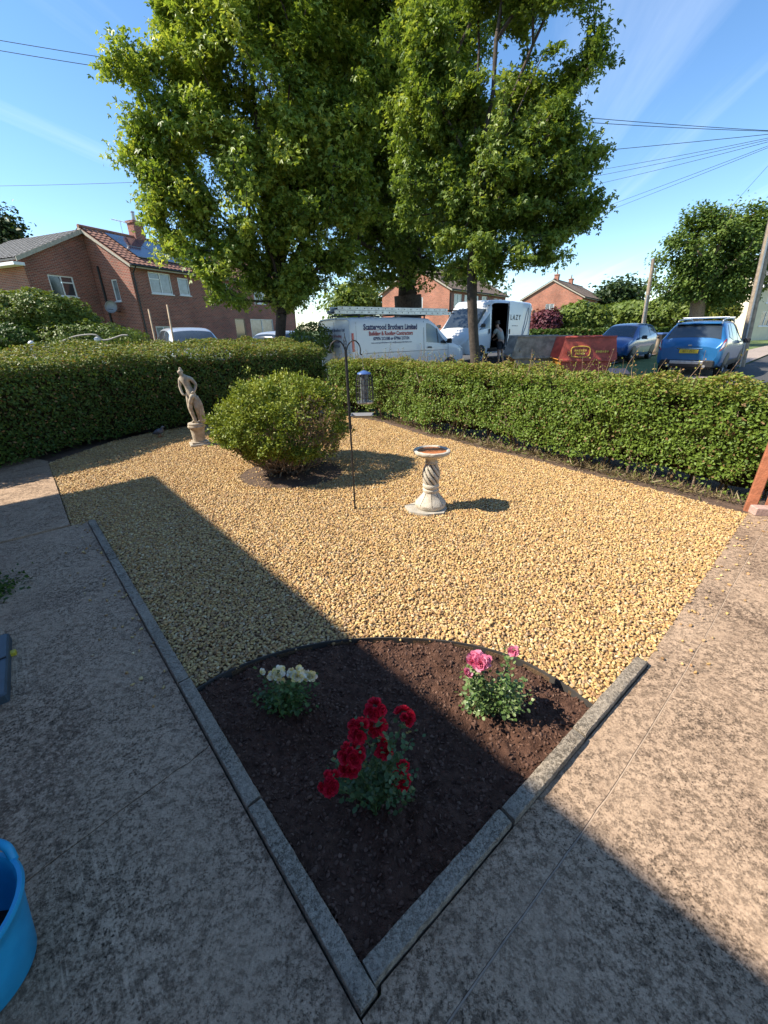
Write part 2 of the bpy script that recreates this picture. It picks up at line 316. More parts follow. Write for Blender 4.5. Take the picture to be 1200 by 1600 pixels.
def leaf_mesh(name, P, N, T, size, tmpl, col, mat, parent=None, org=(0, 0, 0), smooth=False):
    P = np.asarray(P, float) - np.array(org, float); n = len(P); N = unit(np.asarray(N, float))
    T = np.asarray(T, float) if T is not None else rng.normal(size=(n, 3))
    T = unit(T - N * (T * N).sum(1, keepdims=True)); B = np.cross(T, N); tv, tf = tmpl; k = len(tv); tf = np.array(tf)
    sz = np.broadcast_to(np.asarray(size, float), (n,))[:, None, None]
    V = P[:, None, :] + sz * (tv[None, :, 0:1] * B[:, None, :] + tv[None, :, 1:2] * T[:, None, :] + tv[None, :, 2:3] * N[:, None, :])
    Fc = (np.arange(n)[:, None, None] * k + tf[None]).reshape(-1, 3)
    me = bpy.data.meshes.new(name); me.vertices.add(n * k); me.vertices.foreach_set('co', V.ravel())
    me.loops.add(Fc.size); me.loops.foreach_set('vertex_index', Fc.ravel().astype(np.int32)); me.polygons.add(len(Fc))
    me.polygons.foreach_set('loop_start', np.arange(0, Fc.size, 3, dtype=np.int32))
    ca = me.color_attributes.new('col', 'FLOAT_COLOR', 'POINT'); cc = np.ones((n, k, 4)); cc[:, :, :3] = np.asarray(col)[:, None, :]; ca.data.foreach_set('color', cc.ravel())
    me.materials.append(MATS[mat]); me.update(calc_edges=True); me.validate()
    if smooth: me.polygons.foreach_set('use_smooth', [True] * len(me.polygons))
    o = bpy.data.objects.new(name, me); COL.objects.link(o)
    if parent is not None: o.parent = parent
    return o
def ramp(t, cols):
    t = np.clip(t, 0, 1) * (len(cols) - 1); i = np.minimum(t.astype(int), len(cols) - 2); f = (t - i)[:, None]; c = np.array(cols, float); return c[i] * (1 - f) + c[i + 1] * f
def rand_dir(n): return unit(rng.normal(size=(n, 3)))
def text_obj(name, s, size, mat, parent, M, align='CENTER', bold=0.0, sx=1.0):
    cu = bpy.data.curves.new(name, 'FONT'); cu.body = s; cu.size = size; cu.align_x = align; cu.align_y = 'CENTER'; cu.offset = bold; cu.extrude = .001; cu.resolution_u = 2
    o = bpy.data.objects.new(name, cu); COL.objects.link(o); bpy.context.view_layer.update()
    me = bpy.data.meshes.new_from_object(o.evaluated_get(bpy.context.evaluated_depsgraph_get())); bpy.data.objects.remove(o)
    me.transform(Matrix.Diagonal((sx, 1, 1, 1))); me.transform(M); me.materials.clear(); me.materials.append(MATS[mat]); me.name = name
    o = bpy.data.objects.new(name, me); COL.objects.link(o); o.parent = parent; return o
def in_poly(P, poly):
    x, y = P[:, 0], P[:, 1]; ins = np.zeros(len(P), bool); n = len(poly); j = n - 1
    for i in range(n):
        xi, yi = poly[i][:2]; xj, yj = poly[j][:2]
        ins ^= ((yi > y) != (yj > y)) & (x < (xj - xi) * (y - yi) / (yj - yi + 1e-12) + xi); j = i
    return ins
def catmull(pts, n):
    pts = np.array(pts, float); P = np.vstack([2 * pts[0] - pts[1], pts, 2 * pts[-1] - pts[-2]]); o = []
    for i in range(len(pts) - 1):
        for k in range(n):
            t = k / n; a, b, c, d = P[i:i + 4]; o.append(.5 * (2 * b + (c - a) * t + (2 * a - 5 * b + 4 * c - d) * t * t + (3 * b - a - 3 * c + d) * t ** 3))
    o.append(pts[-1]); return np.array(o)
def sstep(a, b, x): t = np.clip((np.asarray(x, float) - a) / (b - a), 0, 1); return t * t * (3 - 2 * t)
def terrain(X, Y):
    X = np.asarray(X, float); Y = np.asarray(Y, float)
    z = np.interp(Y, [-50, 9, 15, 22, 55, 150, 700], [0, 0, .02, .30, .6, 1.2, 4.0])
    return z + .10 * sstep(-0.6, -2.5, X) * sstep(9.5, 11.5, Y)
def tz(x, y): return float(terrain(x, y))
def scatter_gn(obj, radius, mat, smin, smax, seed=1, flat=(1.0, .85, .6), subdiv=2, tilt=.6):
    ng = bpy.data.node_groups.new('scatter', 'GeometryNodeTree'); ng.interface.new_socket('Geometry', in_out='INPUT', socket_type='NodeSocketGeometry'); ng.interface.new_socket('Geometry', in_out='OUTPUT', socket_type='NodeSocketGeometry')
    L = ng.links; gi = ng.nodes.new('NodeGroupInput'); go = ng.nodes.new('NodeGroupOutput'); jn = ng.nodes.new('GeometryNodeGeometryToInstance')
    for k in range(5):
        ic = ng.nodes.new('GeometryNodeMeshIcoSphere'); ic.inputs['Radius'].default_value = radius; ic.inputs['Subdivisions'].default_value = subdiv
        sp = ng.nodes.new('GeometryNodeSetPosition'); no = ng.nodes.new('ShaderNodeTexNoise'); no.noise_dimensions = '4D'; no.inputs['W'].default_value = 3.7 * k + seed; no.inputs['Scale'].default_value = .75 / radius; no.inputs['Detail'].default_value = 1
        su = ng.nodes.new('ShaderNodeVectorMath'); su.operation = 'SUBTRACT'; su.inputs[1].default_value = (.5, .5, .5); L.new(no.outputs['Color'], su.inputs[0])
        sc = ng.nodes.new('ShaderNodeVectorMath'); sc.operation = 'SCALE'; sc.inputs['Scale'].default_value = radius * 1.7; L.new(su.outputs[0], sc.inputs[0])
        L.new(ic.outputs[0], sp.inputs['Geometry']); L.new(sc.outputs[0], sp.inputs['Offset'])
        sm = ng.nodes.new('GeometryNodeSetMaterial'); sm.inputs['Material'].default_value = MATS[mat]; ss = ng.nodes.new('GeometryNodeSetShadeSmooth')
        L.new(sp.outputs[0], ss.inputs[0]); L.new(ss.outputs[0], sm.inputs[0]); L.new(sm.outputs[0], jn.inputs[0])
    io = ng.nodes.new('GeometryNodeInstanceOnPoints'); L.new(gi.outputs[0], io.inputs['Points']); L.new(jn.outputs[0], io.inputs['Instance']); io.inputs['Pick Instance'].default_value = True
    def rnd(dt, lo, hi, sd):
        r = ng.nodes.new('FunctionNodeRandomValue'); r.data_type = dt
        if dt == 'FLOAT_VECTOR': r.inputs[0].default_value = lo; r.inputs[1].default_value = hi; o_ = r.outputs[0]
        else: r.inputs[4].default_value = lo; r.inputs[5].default_value = hi; o_ = r.outputs[2]
        r.inputs['Seed'].default_value = sd; return o_
    L.new(rnd('INT', 0, 4, seed), io.inputs['Instance Index'])
    L.new(rnd('FLOAT_VECTOR', (-tilt, -tilt, 0), (tilt, tilt, 6.28), seed + 1), io.inputs['Rotation'])
    L.new(rnd('FLOAT_VECTOR', tuple(smin * f for f in flat), tuple(smax * f for f in flat), seed + 2), io.inputs['Scale'])
    L.new(io.outputs[0], go.inputs[0]); md = obj.modifiers.new('scatter', 'NODES'); md.node_group = ng
def point_cloud(name, P, parent=None):
    me = bpy.data.meshes.new(name); me.from_pydata([tuple(map(float, p)) for p in P], [], []); o = bpy.data.objects.new(name, me); COL.objects.link(o)
    if parent is not None: o.parent = parent
    return o

# ================================================================== THE SETTING
def ground_sheet(name, xs, ys, mat, dz=0.0, mask=None):
    X, Y = np.meshgrid(xs, ys, indexing='ij'); Z = terrain(X, Y) + dz
    if mask is not None: Z = Z + mask(X, Y)
    b = MB(); nx, ny = X.shape
    b.add(np.stack([X, Y, Z], -1).reshape(-1, 3), [(i * ny + j, (i + 1) * ny + j, (i + 1) * ny + j + 1, i * ny + j + 1) for i in range(nx - 1) for j in range(ny - 1)])
    return struct(b.build(name, mat, smooth=True))
gx = np.concatenate([[-700, -300, -150, -80, -50, -35], np.arange(-26, 34, 1.0), [36, 45, 60, 90, 150, 300, 700]])
gy = np.concatenate([[-60, -30, -15, -8, -4, 0, 4, 8], np.arange(9, 34, 1.0), [36, 40, 46, 55, 75, 110, 150, 250, 450, 700]])
ground_sheet('ground', gx, gy, 'grass', 0, lambda X, Y: -.06 * (Y < 8.6))
RD = np.array([.75, .66]) / math.hypot(.75, .66); RN = np.array([RD[1], -RD[0]])
def road_strip(name, n0, n1, t0, t1, mat, dz):
    b = MB(); nt_, nn_ = 60, 8
    def fn(u, v):
        p = RD * (t0 + (t1 - t0) * u) + RN * (n0 + (n1 - n0) * v); return (p[0], p[1], tz(p[0], p[1]) + dz)
    b.grid(fn, nt_, nn_); return struct(b.build(name, mat, smooth=True))
road_strip('road', -16.5, -8.3, -2, 90, 'asphalt', .008)
road_strip('side_road', -3.3, 2.2, 8, 90, 'asphalt', .008)
road_strip('pavement', -8.28, -7.2, 3, 90, 'paving', .06)
road_strip('pavement', -4.55, -3.33, 10, 90, 'paving', .06)

c0 = G(561, 1545)[:2]; c1 = G(143, 815)[:2]; c2 = G(1003, 1035)[:2]
dL = (c1 - c0) / np.linalg.norm(c1 - c0); nL = np.array([-dL[1], dL[0]])          # nL points to the house side
if nL @ np.array([-1, -1]) < 0: nL = -nL
dR = (c2 - c0) / np.linalg.norm(c2 - c0); nR = np.array([dR[1], -dR[0]])
LL = np.linalg.norm(c1 - c0); LR = np.linalg.norm(c2 - c0); EW = .057
AB = lambda a, b: c0 + dL * a + nL * b
# earth under the hedges and borders
b = MB(); b.prism([(-9, 3.2), (-4.7, 4.6), (-3.5, 6.8), (-.6, 7.6), (.5, 6.4), (2.0, 4.7), (3.3, 3.35), (4.2, 3.3), (5.2, 4.0), (5.2, 6.0), (1.2, 10.2), (-2, 10.4), (-9, 9.5)], -.10, -.018); struct(b.build('earth_border', 'earth'))

far_path = [G(75, 722)[:2], G(110, 822)[:2]]
gravel_px = [(700, 686), (672, 683), (600, 660), (549, 650), (480, 655), (400, 645), (330, 655), (289, 664), (173, 690), (76, 723), (112, 822)]
arc = [G(*p)[:2] for p in [(312, 1075), (350, 1052), (420, 1024), (500, 1005), (565, 998), (620, 997), (690, 1001), (750, 1011), (810, 1030), (870, 1062), (922, 1100)]]
inL = lambda a: c0 + dL * a - nL * EW / 2; inR = lambda a: c0 + dR * a - nR * EW / 2
aL = (arc[0] - c0) @ dL; aR = (arc[-1] - c0) @ dR
inner = c0 + (dL + dR) / abs((dL - dR * (dL @ dR)) @ nR) * EW / 2 if False else G(563, 1508)[:2]
gravel_poly = [inL(aL)] + arc[1:-1] + [inR(aR), inR(LR), G(1010, 1033)[:2]] + [G(*p)[:2] for p in [(1085, 925), (1168, 803), (1013, 762), (917, 740), (837, 719), (750, 700)] + gravel_px] + [c1 - nL * EW / 2]
b = MB(); b.prism(gravel_poly, -.09, -.011); gravel_bed = struct(b.build('gravel_bed', 'gravel_sheet'))
def gravel_poly_edge(n):                 # strays kicked out onto the path to the gate
    a_, b_ = G(1012, 1030)[:2], G(1166, 806)[:2]; f = rng.random((n, 1)); return a_ * (1 - f) + b_ * f + np.array([.66, -.75]) * np.abs(rng.normal(0, .11, (n, 1)))
# pebbles
gp = np.array(gravel_poly); sp_ = .0152
xs = np.arange(gp[:, 0].min(), gp[:, 0].max(), sp_); ys = np.arange(gp[:, 1].min(), gp[:, 1].max(), sp_ * .87)
X, Y = np.meshgrid(xs, ys); X = X + (np.arange(len(ys))[:, None] % 2) * sp_ / 2
P = np.stack([X.ravel(), Y.ravel()], 1); P += rng.normal(0, sp_ * .30, P.shape)
BUSH = np.array([-1.20, 5.02])
P = P[in_poly(P, gravel_poly)]; e = (P - BUSH - np.array([.05, -.15])) / np.array([.62, .54]); P = P[((e ** 2).sum(1) > 1) | (rng.random(len(P)) < .06)]
arcx = catmull(np.array([inL(aL)] + arc[1:-1] + [inR(aR)]), 5); nearm = np.nonzero(P[:, 1] < 2.2)[0]; dmin = np.min(np.linalg.norm(P[nearm][:, None] - arcx[None], axis=2), axis=1); kp = np.ones(len(P), bool); kp[nearm[dmin < .020]] = False; P = P[kp]
P3 = np.concatenate([P, np.zeros((len(P), 1))], 1); big = fbm(P3 * 1.1, 3, 5)
P3[:, 2] = -.006 + .018 * (big - .45) + rng.normal(0, .003, len(P3))
ex = P3[rng.random(len(P3)) < .16] + np.array([.006, .005, .009])
st1 = np.array([inL(a) for a in rng.uniform(aL, LL, 60)]) + nL * (EW + np.abs(rng.normal(0, .10, (60, 1)))); st2_ = gravel_poly_edge(70)
P3 = np.vstack([P3, ex, np.concatenate([np.vstack([st1, st2_]), np.full((130, 1), .008)], 1)])
peb = point_cloud('gravel', P3); tag(peb, 'golden pea gravel spread over the front garden', 'gravel', kind='stuff'); peb['label'] = 'loose golden gravel covering the front garden'
scatter_gn(peb, .0097, 'pebble', .55, 1.38, 3)
# loose stray pebbles on the concrete
# soil bed
soil_poly = [inner, inR(.3)] + [inR(aR)] + arc[::-1][1:-1] + [inL(aL)]
sp0 = np.array(soil_poly); q = .011
xs = np.arange(sp0[:, 0].min() - .03, sp0[:, 0].max() + .03, q); ys = np.arange(sp0[:, 1].min() - .03, sp0[:, 1].max() + .03, q)
X, Y = np.meshgrid(xs, ys, indexing='ij'); PP = np.stack([X.ravel(), Y.ravel(), np.zeros(X.size)], 1); ins = in_poly(PP, soil_poly)
Z = -.012 + .085 * (fbm(PP * 3.2, 3, 2) - .45) * .8 + .055 * (fbm(PP * 14, 3, 3) - .45) + .022 * (fbm(PP * 46, 2, 4) - .4)
dl = -((PP[:, :2] - c0) @ nL); dr = -((PP[:, :2] - c0) @ nR); edge = np.clip(np.minimum(dl, dr) / .14, 0, 1); Z = Z * (.35 + .65 * edge) - .012
PP[:, 2] = Z; idm = -np.ones(X.size, int); idm[ins] = np.arange(ins.sum()); idm = idm.reshape(X.shape); ok = idm >= 0
cell = ok[:-1, :-1] & ok[1:, :-1] & ok[1:, 1:] & ok[:-1, 1:]; ii, jj = np.nonzero(cell)
b = MB(); b.add(PP[ins], list(zip(idm[ii, jj], idm[ii + 1, jj], idm[ii + 1, jj + 1], idm[ii, jj + 1]))); soil = struct(b.build('soil_bed', 'soil', smooth=True))
b = MB(); b.prism(soil_poly, -.12, -.055); struct(b.build('subsoil', 'soil'))
sI = PP[ins]; pick = rng.random(len(sI)) < .42; sC = sI[pick] + rng.normal(0, .004, (pick.sum(), 3)) * np.array([1, 1, .5])
sC = sC[in_poly(sC, soil_poly)]
crumb = point_cloud('soil_crumbs', sC); tag(crumb, kind='stuff', label='brown soil crumbs lying on the planting bed', cat='soil')
scatter_gn(crumb, .0062, 'soil_crumb', .35, 1.9, 9, (1, .9, .75), 1, 1.5)
def soil_z(x, y):
    p = np.array([[x, y, 0.]]); z = -.012 + .085 * (fbm(p * 3.2, 3, 2) - .45) * .8 + .055 * (fbm(p * 14, 3, 3) - .45); return float(z[0]) - .012

# black plastic edging strip between soil and gravel
arcd = catmull(np.array([inL(aL)] + arc[1:-1] + [inR(aR)]), 5)
b = MB(); na = len(arcd); tn = unit(np.gradient(arcd, axis=0)); nrm = np.stack([-tn[:, 1], tn[:, 0]], 1); vs = []
for p, n_ in zip(arcd, nrm):
    for o_, z in ((-.003, -.08), (.003, -.08), (.003, .004), (-.003, .004)): vs.append((*(p + n_ * o_), z))
b.add(vs, [(4 * i + k, 4 * i + (k + 1) % 4, 4 * i + 4 + (k + 1) % 4, 4 * i + 4 + k) for i in range(na - 1) for k in range(4)] + [(3, 2, 1, 0), tuple(4 * (na - 1) + k for k in range(4))])
tag(b.build('lawn_edging', 'lawn_edging'), 'thin dark edging strip curving between soil and gravel', 'edging')

# concrete edging stones
def worn_stone(b, c, d, n, L_, W_, zt, seed):
    prof = [(-.5, -.10), (-.5, -.008), (-.48, -.003), (-.44, 0), (0, .0), (.44, 0), (.48, -.003), (.5, -.008), (.5, -.10)]; ns_ = max(6, int(L_ / .02)); m_ = len(prof); vs = []
    for i in range(ns_ + 1):
        f = i / ns_; e = min(f, 1 - f) * L_; endz = -.006 * max(0, 1 - e / .008)
        for (w, z) in prof: vs.append([*(c + d * (f - .5) * L_ + n * w * W_), zt + z + (endz if z > -.05 else 0)])
    vs = np.array(vs); q3 = vs * 38 + seed * 7.3; j_ = np.stack([vnoise(q3, seed + k_) for k_ in range(3)], 1) - .5; low = vs[:, 2] > zt - .05; vs[low] += j_[low] * np.array([.004, .004, .0035]); chip = vnoise(vs * 21 + seed, seed + 9) > .80; edge_ = np.tile([False, True, True, False, False, False, True, True, False], ns_ + 1); vs[chip & edge_, 2] -= .006
    b.add(vs, [(i * m_ + k_, (i + 1) * m_ + k_, (i + 1) * m_ + k_ + 1, i * m_ + k_ + 1) for i in range(ns_) for k_ in range(m_ - 1)] + [tuple(range(m_)), tuple(ns_ * m_ + k_ for k_ in range(m_ - 1, -1, -1))])
def edging_run(label, p0, d, n, cuts, zt, group=None):
    t = thing('kerb_edging', label, 'edging', (*p0, 0))
    for k, (a0, a1) in enumerate(zip(cuts[:-1], cuts[1:])):
        dz = random.uniform(-.004, .004); m_ = (a0 + a1) / 2; lb = a1 - a0 - .011; b = MB()
        worn_stone(b, d * m_ + n * random.uniform(-.003, .003), d, n, lb, EW, zt + dz, k + len(label)); b.build('edging_stone', 'edging', t, None, True, 50)
    return t
edging_run('grey concrete kerb edging along the path beside the house', c0, dL, nL, [-.045, .62, 1.40, 2.25, 3.05, LL], .028)
edging_run('short concrete kerb edging beside the sunlit path to the gate', c0 + dR * EW * .5, dR, nR, [.0, .62, 1.13, LR - .03], .034)

# concrete paths
def slab(name, poly, zt, mat, par, depth=.11):
    b = MB(); b.prism(poly, zt - depth, zt); o = b.build(name, mat, par); return o
lp = struct(bpy.data.objects.new('path', None)); COL.objects.link(lp)
j1 = .98; off = EW / 2 + .004
ck = [(off + 6.96 * f ** 1.6, j1 - .25 * f + float(w)) for f, w in zip(np.linspace(0, 1, 46), np.r_[0, np.cumsum(rng.normal(0, .006, 45))])]
slab('slab', [AB(-4, off), AB(-4, 7)] [::-1][::-1][::-1] + [AB(a_, b_) for b_, a_ in ck], 0, 'concrete_right', lp)
slab('slab', ([AB(a_ + .0035, b_) for b_, a_ in ck] + [AB(4.02, 7), AB(LL + .02, .16), AB(LL + .02, off)])[::-1], .002, 'concrete_right', lp)
slab('slab', [AB(LL + .02, off + .135), AB(4.03, 7), AB(9.5, 7), AB(9.5, 1.2), far_path[0], far_path[1]][::-1], .016, 'concrete_right', lp)
b = MB(); b.prism([(-.35, -1.2), (.7, -1.2), (.7, .42), (-.35, .42)], -.12, -.048); b.build('path_bedding', 'edging', lp)
rp_ = struct(bpy.data.objects.new('path', None)); COL.objects.link(rp_)
tip = AB(-.12, EW / 2 - .001); RB = lambda a, b_: c0 + dR * a + nR * b_
ge = G(1168, 803)[:2]; gm = G(1010, 1033)[:2]; sw = .155
dR2 = (ge - gm) / np.linalg.norm(ge - gm); nR2 = np.array([dR2[1], -dR2[0]])
j = off + sw
slab('corner_fill', [AB(-.047, off - .004), AB(-.047, -off - .01), AB(-.125, -off - .06), AB(-.125, off - .004)], -.0015, 'concrete_right', rp_)
jc = catmull([RB(-.05, j), RB(.6, j), RB(1.15, j), gm + nR2 * sw + dR2 * .30, gm + nR2 * sw + dR2 * 1.2, ge + nR2 * sw + dR2 * .1], 9)
jc = jc + rng.normal(0, .0012, jc.shape); jn_ = unit(np.gradient(jc, axis=0)); jn_ = np.stack([jn_[:, 1], -jn_[:, 0]], 1); jo = lambda o_: [tuple(p) for p in jc + jn_ * o_]
slab('border_slab', [tuple(AB(-.12, off - .002))] + jo(0) + [tuple(ge + dR2 * .1), tuple(gm + nR2 * .002), tuple(RB(LR + .01, off - .03)), tuple(RB(LR, off)), tuple(RB(.05, off))], 0, 'concrete_right', rp_)
slab('mortar_joint', jo(.001) + jo(.006)[::-1], -.0025, 'mortar', rp_, .06)
inn_ = np.vstack([AB(-.12, off - .002) + nR * .007 + np.zeros((1, 2)), jo(.007)]); oc = np.array([AB(-6, off - .002), (9, -6), (9, -1), ge + nR2 * sw + nR2 * 4 + dR2 * .1]); of_ = np.r_[0, np.cumsum(np.linalg.norm(np.diff(oc, axis=0), axis=1))]; of_ /= of_[-1]
q_ = np.linspace(0, 1, len(inn_)) ** .8; oo = np.stack([np.interp(q_, of_, oc[:, k]) for k in (0, 1)], 1); m_ = len(inn_)
b = MB(); b.add([(*p, -.08) for p in inn_] + [(*p, .001) for p in inn_] + [(*p, .001) for p in oo], [(i + 1, i, m_ + i, m_ + i + 1) for i in range(m_ - 1)] + [(m_ + i + 1, m_ + i, 2 * m_ + i, 2 * m_ + i + 1) for i in range(m_ - 1)]); b.build('slab', 'concrete_right', rp_)

# ---- the house whose shade falls across the garden (it stands beside the camera)
SV = -SUN_DIR / math.tan(SUN_EL); HE = 5.0
rc = G(243, 743)[:2] - SV * HE; a1_, b1_ = (rc - c0) @ dL, (rc - c0) @ nL
hs = thing('brick_house', 'brick house beside the concrete path shading the garden', 'house', (*AB(0, b1_ + .3), 0), math.atan2(dL[1], dL[0]))
# local x along the path, local y towards the house (nL = +y after rotation)
aw = a1_ - .9; b = MB(); b.prism([(-9, 0), (aw, 0), (aw, 8), (-9, 8)], 0, 4.95); b.build('wall', 'brick_red', hs)
b = MB(); x0, x1, y0, y1 = -9.4, a1_, -.3, 8.3; ym = 4; xr0, xr1 = -5.2, a1_ - 4.3
b.add([(x0, y0, 4.95), (x1, y0, 4.95), (x1, y1, 4.95), (x0, y1, 4.95), (x0, y0, HE), (x1, y0, HE), (x1, y1, HE), (x0, y1, HE), (xr0, ym, 7.1), (xr1, ym, 7.1)],
      [(3, 2, 1, 0), (0, 1, 5, 4), (1, 2, 6, 5), (2, 3, 7, 6), (3, 0, 4, 7), (4, 5, 9, 8), (5, 6, 9), (6, 7, 8, 9), (7, 4, 8)])
b.build('roof', 'roof_tile', hs)

# ================================================================== HEDGES AND SHRUBS
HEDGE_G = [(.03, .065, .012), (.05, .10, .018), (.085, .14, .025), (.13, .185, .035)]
def hedge(name, label, front, width, h, n, size, cols, top_cols, seed, bare=0.0, tmpl=KITE, mat='hedge_leaf', lump=.07, stems=True, inside=None, shoots=0, gaps=0.0, hvar=.07, base_z=0.0, core=None, rise=0.0, cin=0.0):
    fr = catmull(front, 12); seg = np.r_[0, np.cumsum(np.linalg.norm(np.diff(fr, axis=0), axis=1))]; Lh = seg[-1]
    tg = unit(np.gradient(fr, axis=0)); no = np.stack([tg[:, 1], -tg[:, 0]], 1)      # garden side
    c_ = fr.mean(0); 
    if (no.mean(0) @ (inside - c_)) < 0: no = -no
    org = (*fr[len(fr) // 2], base_z); t = thing(name, label, 'hedge', org)
    def at(s): return np.stack([np.interp(s, seg, fr[:, k]) for k in (0, 1)], 1), unit(np.stack([np.interp(s, seg, no[:, k]) for k in (0, 1)], 1))
    s = rng.uniform(0, Lh, n); p, q_ = at(s); per = h + width + .75 * h; w = rng.uniform(0, per, n); face = np.where(w < h, 0, np.where(w < h + width, 1, 2))
    hh = h + hvar * (fbm(np.stack([s * 1.7, s * 0, s * 0 + seed], 1), 3, seed) - .45) * 2
    z = np.where(face == 0, w, np.where(face == 1, hh, (w - h - width) * 1.33)); dep = np.where(face == 0, 0, np.where(face == 1, w - h, width))
    N = np.zeros((n, 3)); N[:, :2] = np.where(face[:, None] == 1, 0, np.where(face[:, None] == 0, q_, -q_)); N[:, 2] = (face == 1) * 1.0
    rz_ = np.clip((z / hh - .72) / .28, 0, 1) ** 2 * .16; dep = np.where(face == 0, rz_, np.where(face == 2, width - rz_, dep)); 
    ez = np.minimum(dep, width - dep); z = np.where(face == 1, hh - .10 * np.clip(1 - ez / .16, 0, 1) ** 2, np.minimum(z, hh))
    z = z + rise * np.clip(dep / width, 0, 1) * np.clip(z / h, 0, 1)
    Pp = np.concatenate([p - q_ * dep[:, None], z[:, None] + base_z], 1)
    lmp = (fbm(Pp * 2.6, 3, seed + 3) - .47) * lump * 4 + (vnoise(Pp * 9, seed + 8) - .5) * lump * .9
    inw = np.where(rng.random(n) < .36, rng.exponential(.13, n), rng.exponential(.022, n)); inw = np.minimum(inw, width * .5)
    Pp += N * (lmp - inw)[:, None]; keep = np.ones(n, bool)
    if bare: keep &= ~((Pp[:, 2] < bare * (1.3 * fbm(np.stack([s * 1.3, s * 0, s * 0], 1), 3, seed + 5) + .1)) & (rng.random(n) < .93))
    if gaps: keep &= ~((fbm(Pp * 4.5, 3, seed + 20) < .36) & (rng.random(n) < gaps))
    keep &= Pp[:, 2] > base_z + .015
    Nn = N * .9 + rand_dir(n) * .85 + np.array([0, 0, .35]); m_ = keep
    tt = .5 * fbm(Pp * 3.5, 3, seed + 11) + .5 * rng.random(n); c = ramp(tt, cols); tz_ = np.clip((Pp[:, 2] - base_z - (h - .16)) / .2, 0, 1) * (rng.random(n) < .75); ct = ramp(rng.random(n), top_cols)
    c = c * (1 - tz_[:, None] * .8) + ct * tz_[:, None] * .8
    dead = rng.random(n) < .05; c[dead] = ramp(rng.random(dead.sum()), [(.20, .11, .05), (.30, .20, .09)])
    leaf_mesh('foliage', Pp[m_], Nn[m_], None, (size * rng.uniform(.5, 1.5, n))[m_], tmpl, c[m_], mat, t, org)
    if core is not None:  # added opaque filler: blocks light through the leaves, painted as dark interior
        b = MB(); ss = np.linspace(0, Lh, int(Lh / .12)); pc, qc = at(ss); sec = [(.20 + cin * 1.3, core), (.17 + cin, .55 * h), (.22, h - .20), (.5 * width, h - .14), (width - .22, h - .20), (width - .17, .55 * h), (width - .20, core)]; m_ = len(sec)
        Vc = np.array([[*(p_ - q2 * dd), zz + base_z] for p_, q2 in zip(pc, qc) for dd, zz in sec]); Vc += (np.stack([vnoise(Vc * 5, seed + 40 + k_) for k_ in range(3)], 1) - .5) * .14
        b.add(Vc, [(i * m_ + k_, i * m_ + k_ + 1, (i + 1) * m_ + k_ + 1, (i + 1) * m_ + k_) for i in range(len(ss) - 1) for k_ in range(m_ - 1)] + [(i * m_ + m_ - 1, i * m_, (i + 1) * m_, (i + 1) * m_ + m_ - 1) for i in range(len(ss) - 1)]); b.build('dark_filler_core', 'thicket', t, org)
    if stems:
        b = MB(); s_ = np.arange(.1, Lh, .13) + rng.normal(0, .04, len(np.arange(.1, Lh, .13))); pp, qq = at(np.clip(s_, 0, Lh))
        for a, (p_, n_) in enumerate(zip(pp, qq)):
            d0 = random.uniform(.14, width * .75); base = np.array([*(p_ - n_ * d0), base_z - .02]); tgt = np.array([*(p_ - n_ * (random.uniform(.05, width - .1)) + rng.normal(0, .16, 2)), base_z + h * random.uniform(.7, .98)])
            md_ = (base + tgt) / 2 + np.array([*rng.normal(0, .05, 2), -.05]); r = random.uniform(.007, .017); b.tube([base, (base + md_) / 2 + rng.normal(0, .015, 3), md_, (tgt + md_) / 2 + rng.normal(0, .02, 3), tgt], [r * 1.25, r, r * .8, r * .6, r * .3], 5)
            for k in range(2):
                f_ = random.uniform(.2, .7); st = base * (1 - f_) + md_ * f_; e_ = st + np.array([*(n_ * random.uniform(-.1, .22)), 0]) + np.array([*rng.normal(0, .09, 2), random.uniform(.1, .4)]); b.tube([st, (st + e_) / 2 + rng.normal(0, .02, 3), e_], [r * .55, r * .4, r * .2], 4)
        b.build('stems', 'bark_light', t, org, True)
    if shoots:
        b = MB(); LP = []; LC = []
        for k in range(shoots):
            s0 = np.array([rng.uniform(.1, Lh)]); p_, n_ = at(s0); base = np.array([*(p_[0] - n_[0] * random.uniform(.1, width * .9)), base_z + h - .08]); hgt = random.uniform(.08, .26) * (1.2 if random.random() < .3 else .8)
            tip_ = base + np.array([rng.normal(0, .07), rng.normal(0, .07), hgt + .08]); pts = [base, (base + tip_) / 2 + rng.normal(0, .015, 3), tip_]; b.tube(pts, [.0035, .003, .0015], 4)
            nl = random.randint(5, 11); f_ = rng.uniform(.3, 1, nl)[:, None]; LP.append(base * (1 - f_) + tip_ * f_ + rng.normal(0, .014, (nl, 3))); LC.append(ramp(rng.random(nl), top_cols))
        tag(b.build('shoots', 'twig', t, org), kind='stuff'); LP = np.vstack(LP); leaf_mesh('shoot_leaves', LP, rand_dir(len(LP)) + [0, 0, .4], None, size * .8, tmpl, np.vstack(LC), mat, t, org)
    return t
IN = np.array([-.5, 5.0])
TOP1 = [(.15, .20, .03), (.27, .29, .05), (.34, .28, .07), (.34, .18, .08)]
TOP2_LIT = [(.15, .20, .035), (.26, .28, .06), (.32, .26, .08)]  # sunlight on the shaded hedge's top put into brighter, golder leaf colours
hedge('garden_hedge', 'sunlit clipped hedge running from the wooden gate to the bird feeder', [(3.61, 3.49), (2.97, 4.19), (2.53, 4.72), (2.10, 5.30), (1.51, 5.98), (.85, 6.80), (.03, 7.93), (-1.25, 9.0)], .85, 1.09, 150000, .031, [(.065, .115, .016), (.115, .185, .026), (.18, .255, .04), (.26, .32, .06)], TOP1, 1, bare=.34, inside=IN, shoots=110, gaps=.75, lump=.075, core=.10, cin=.12)
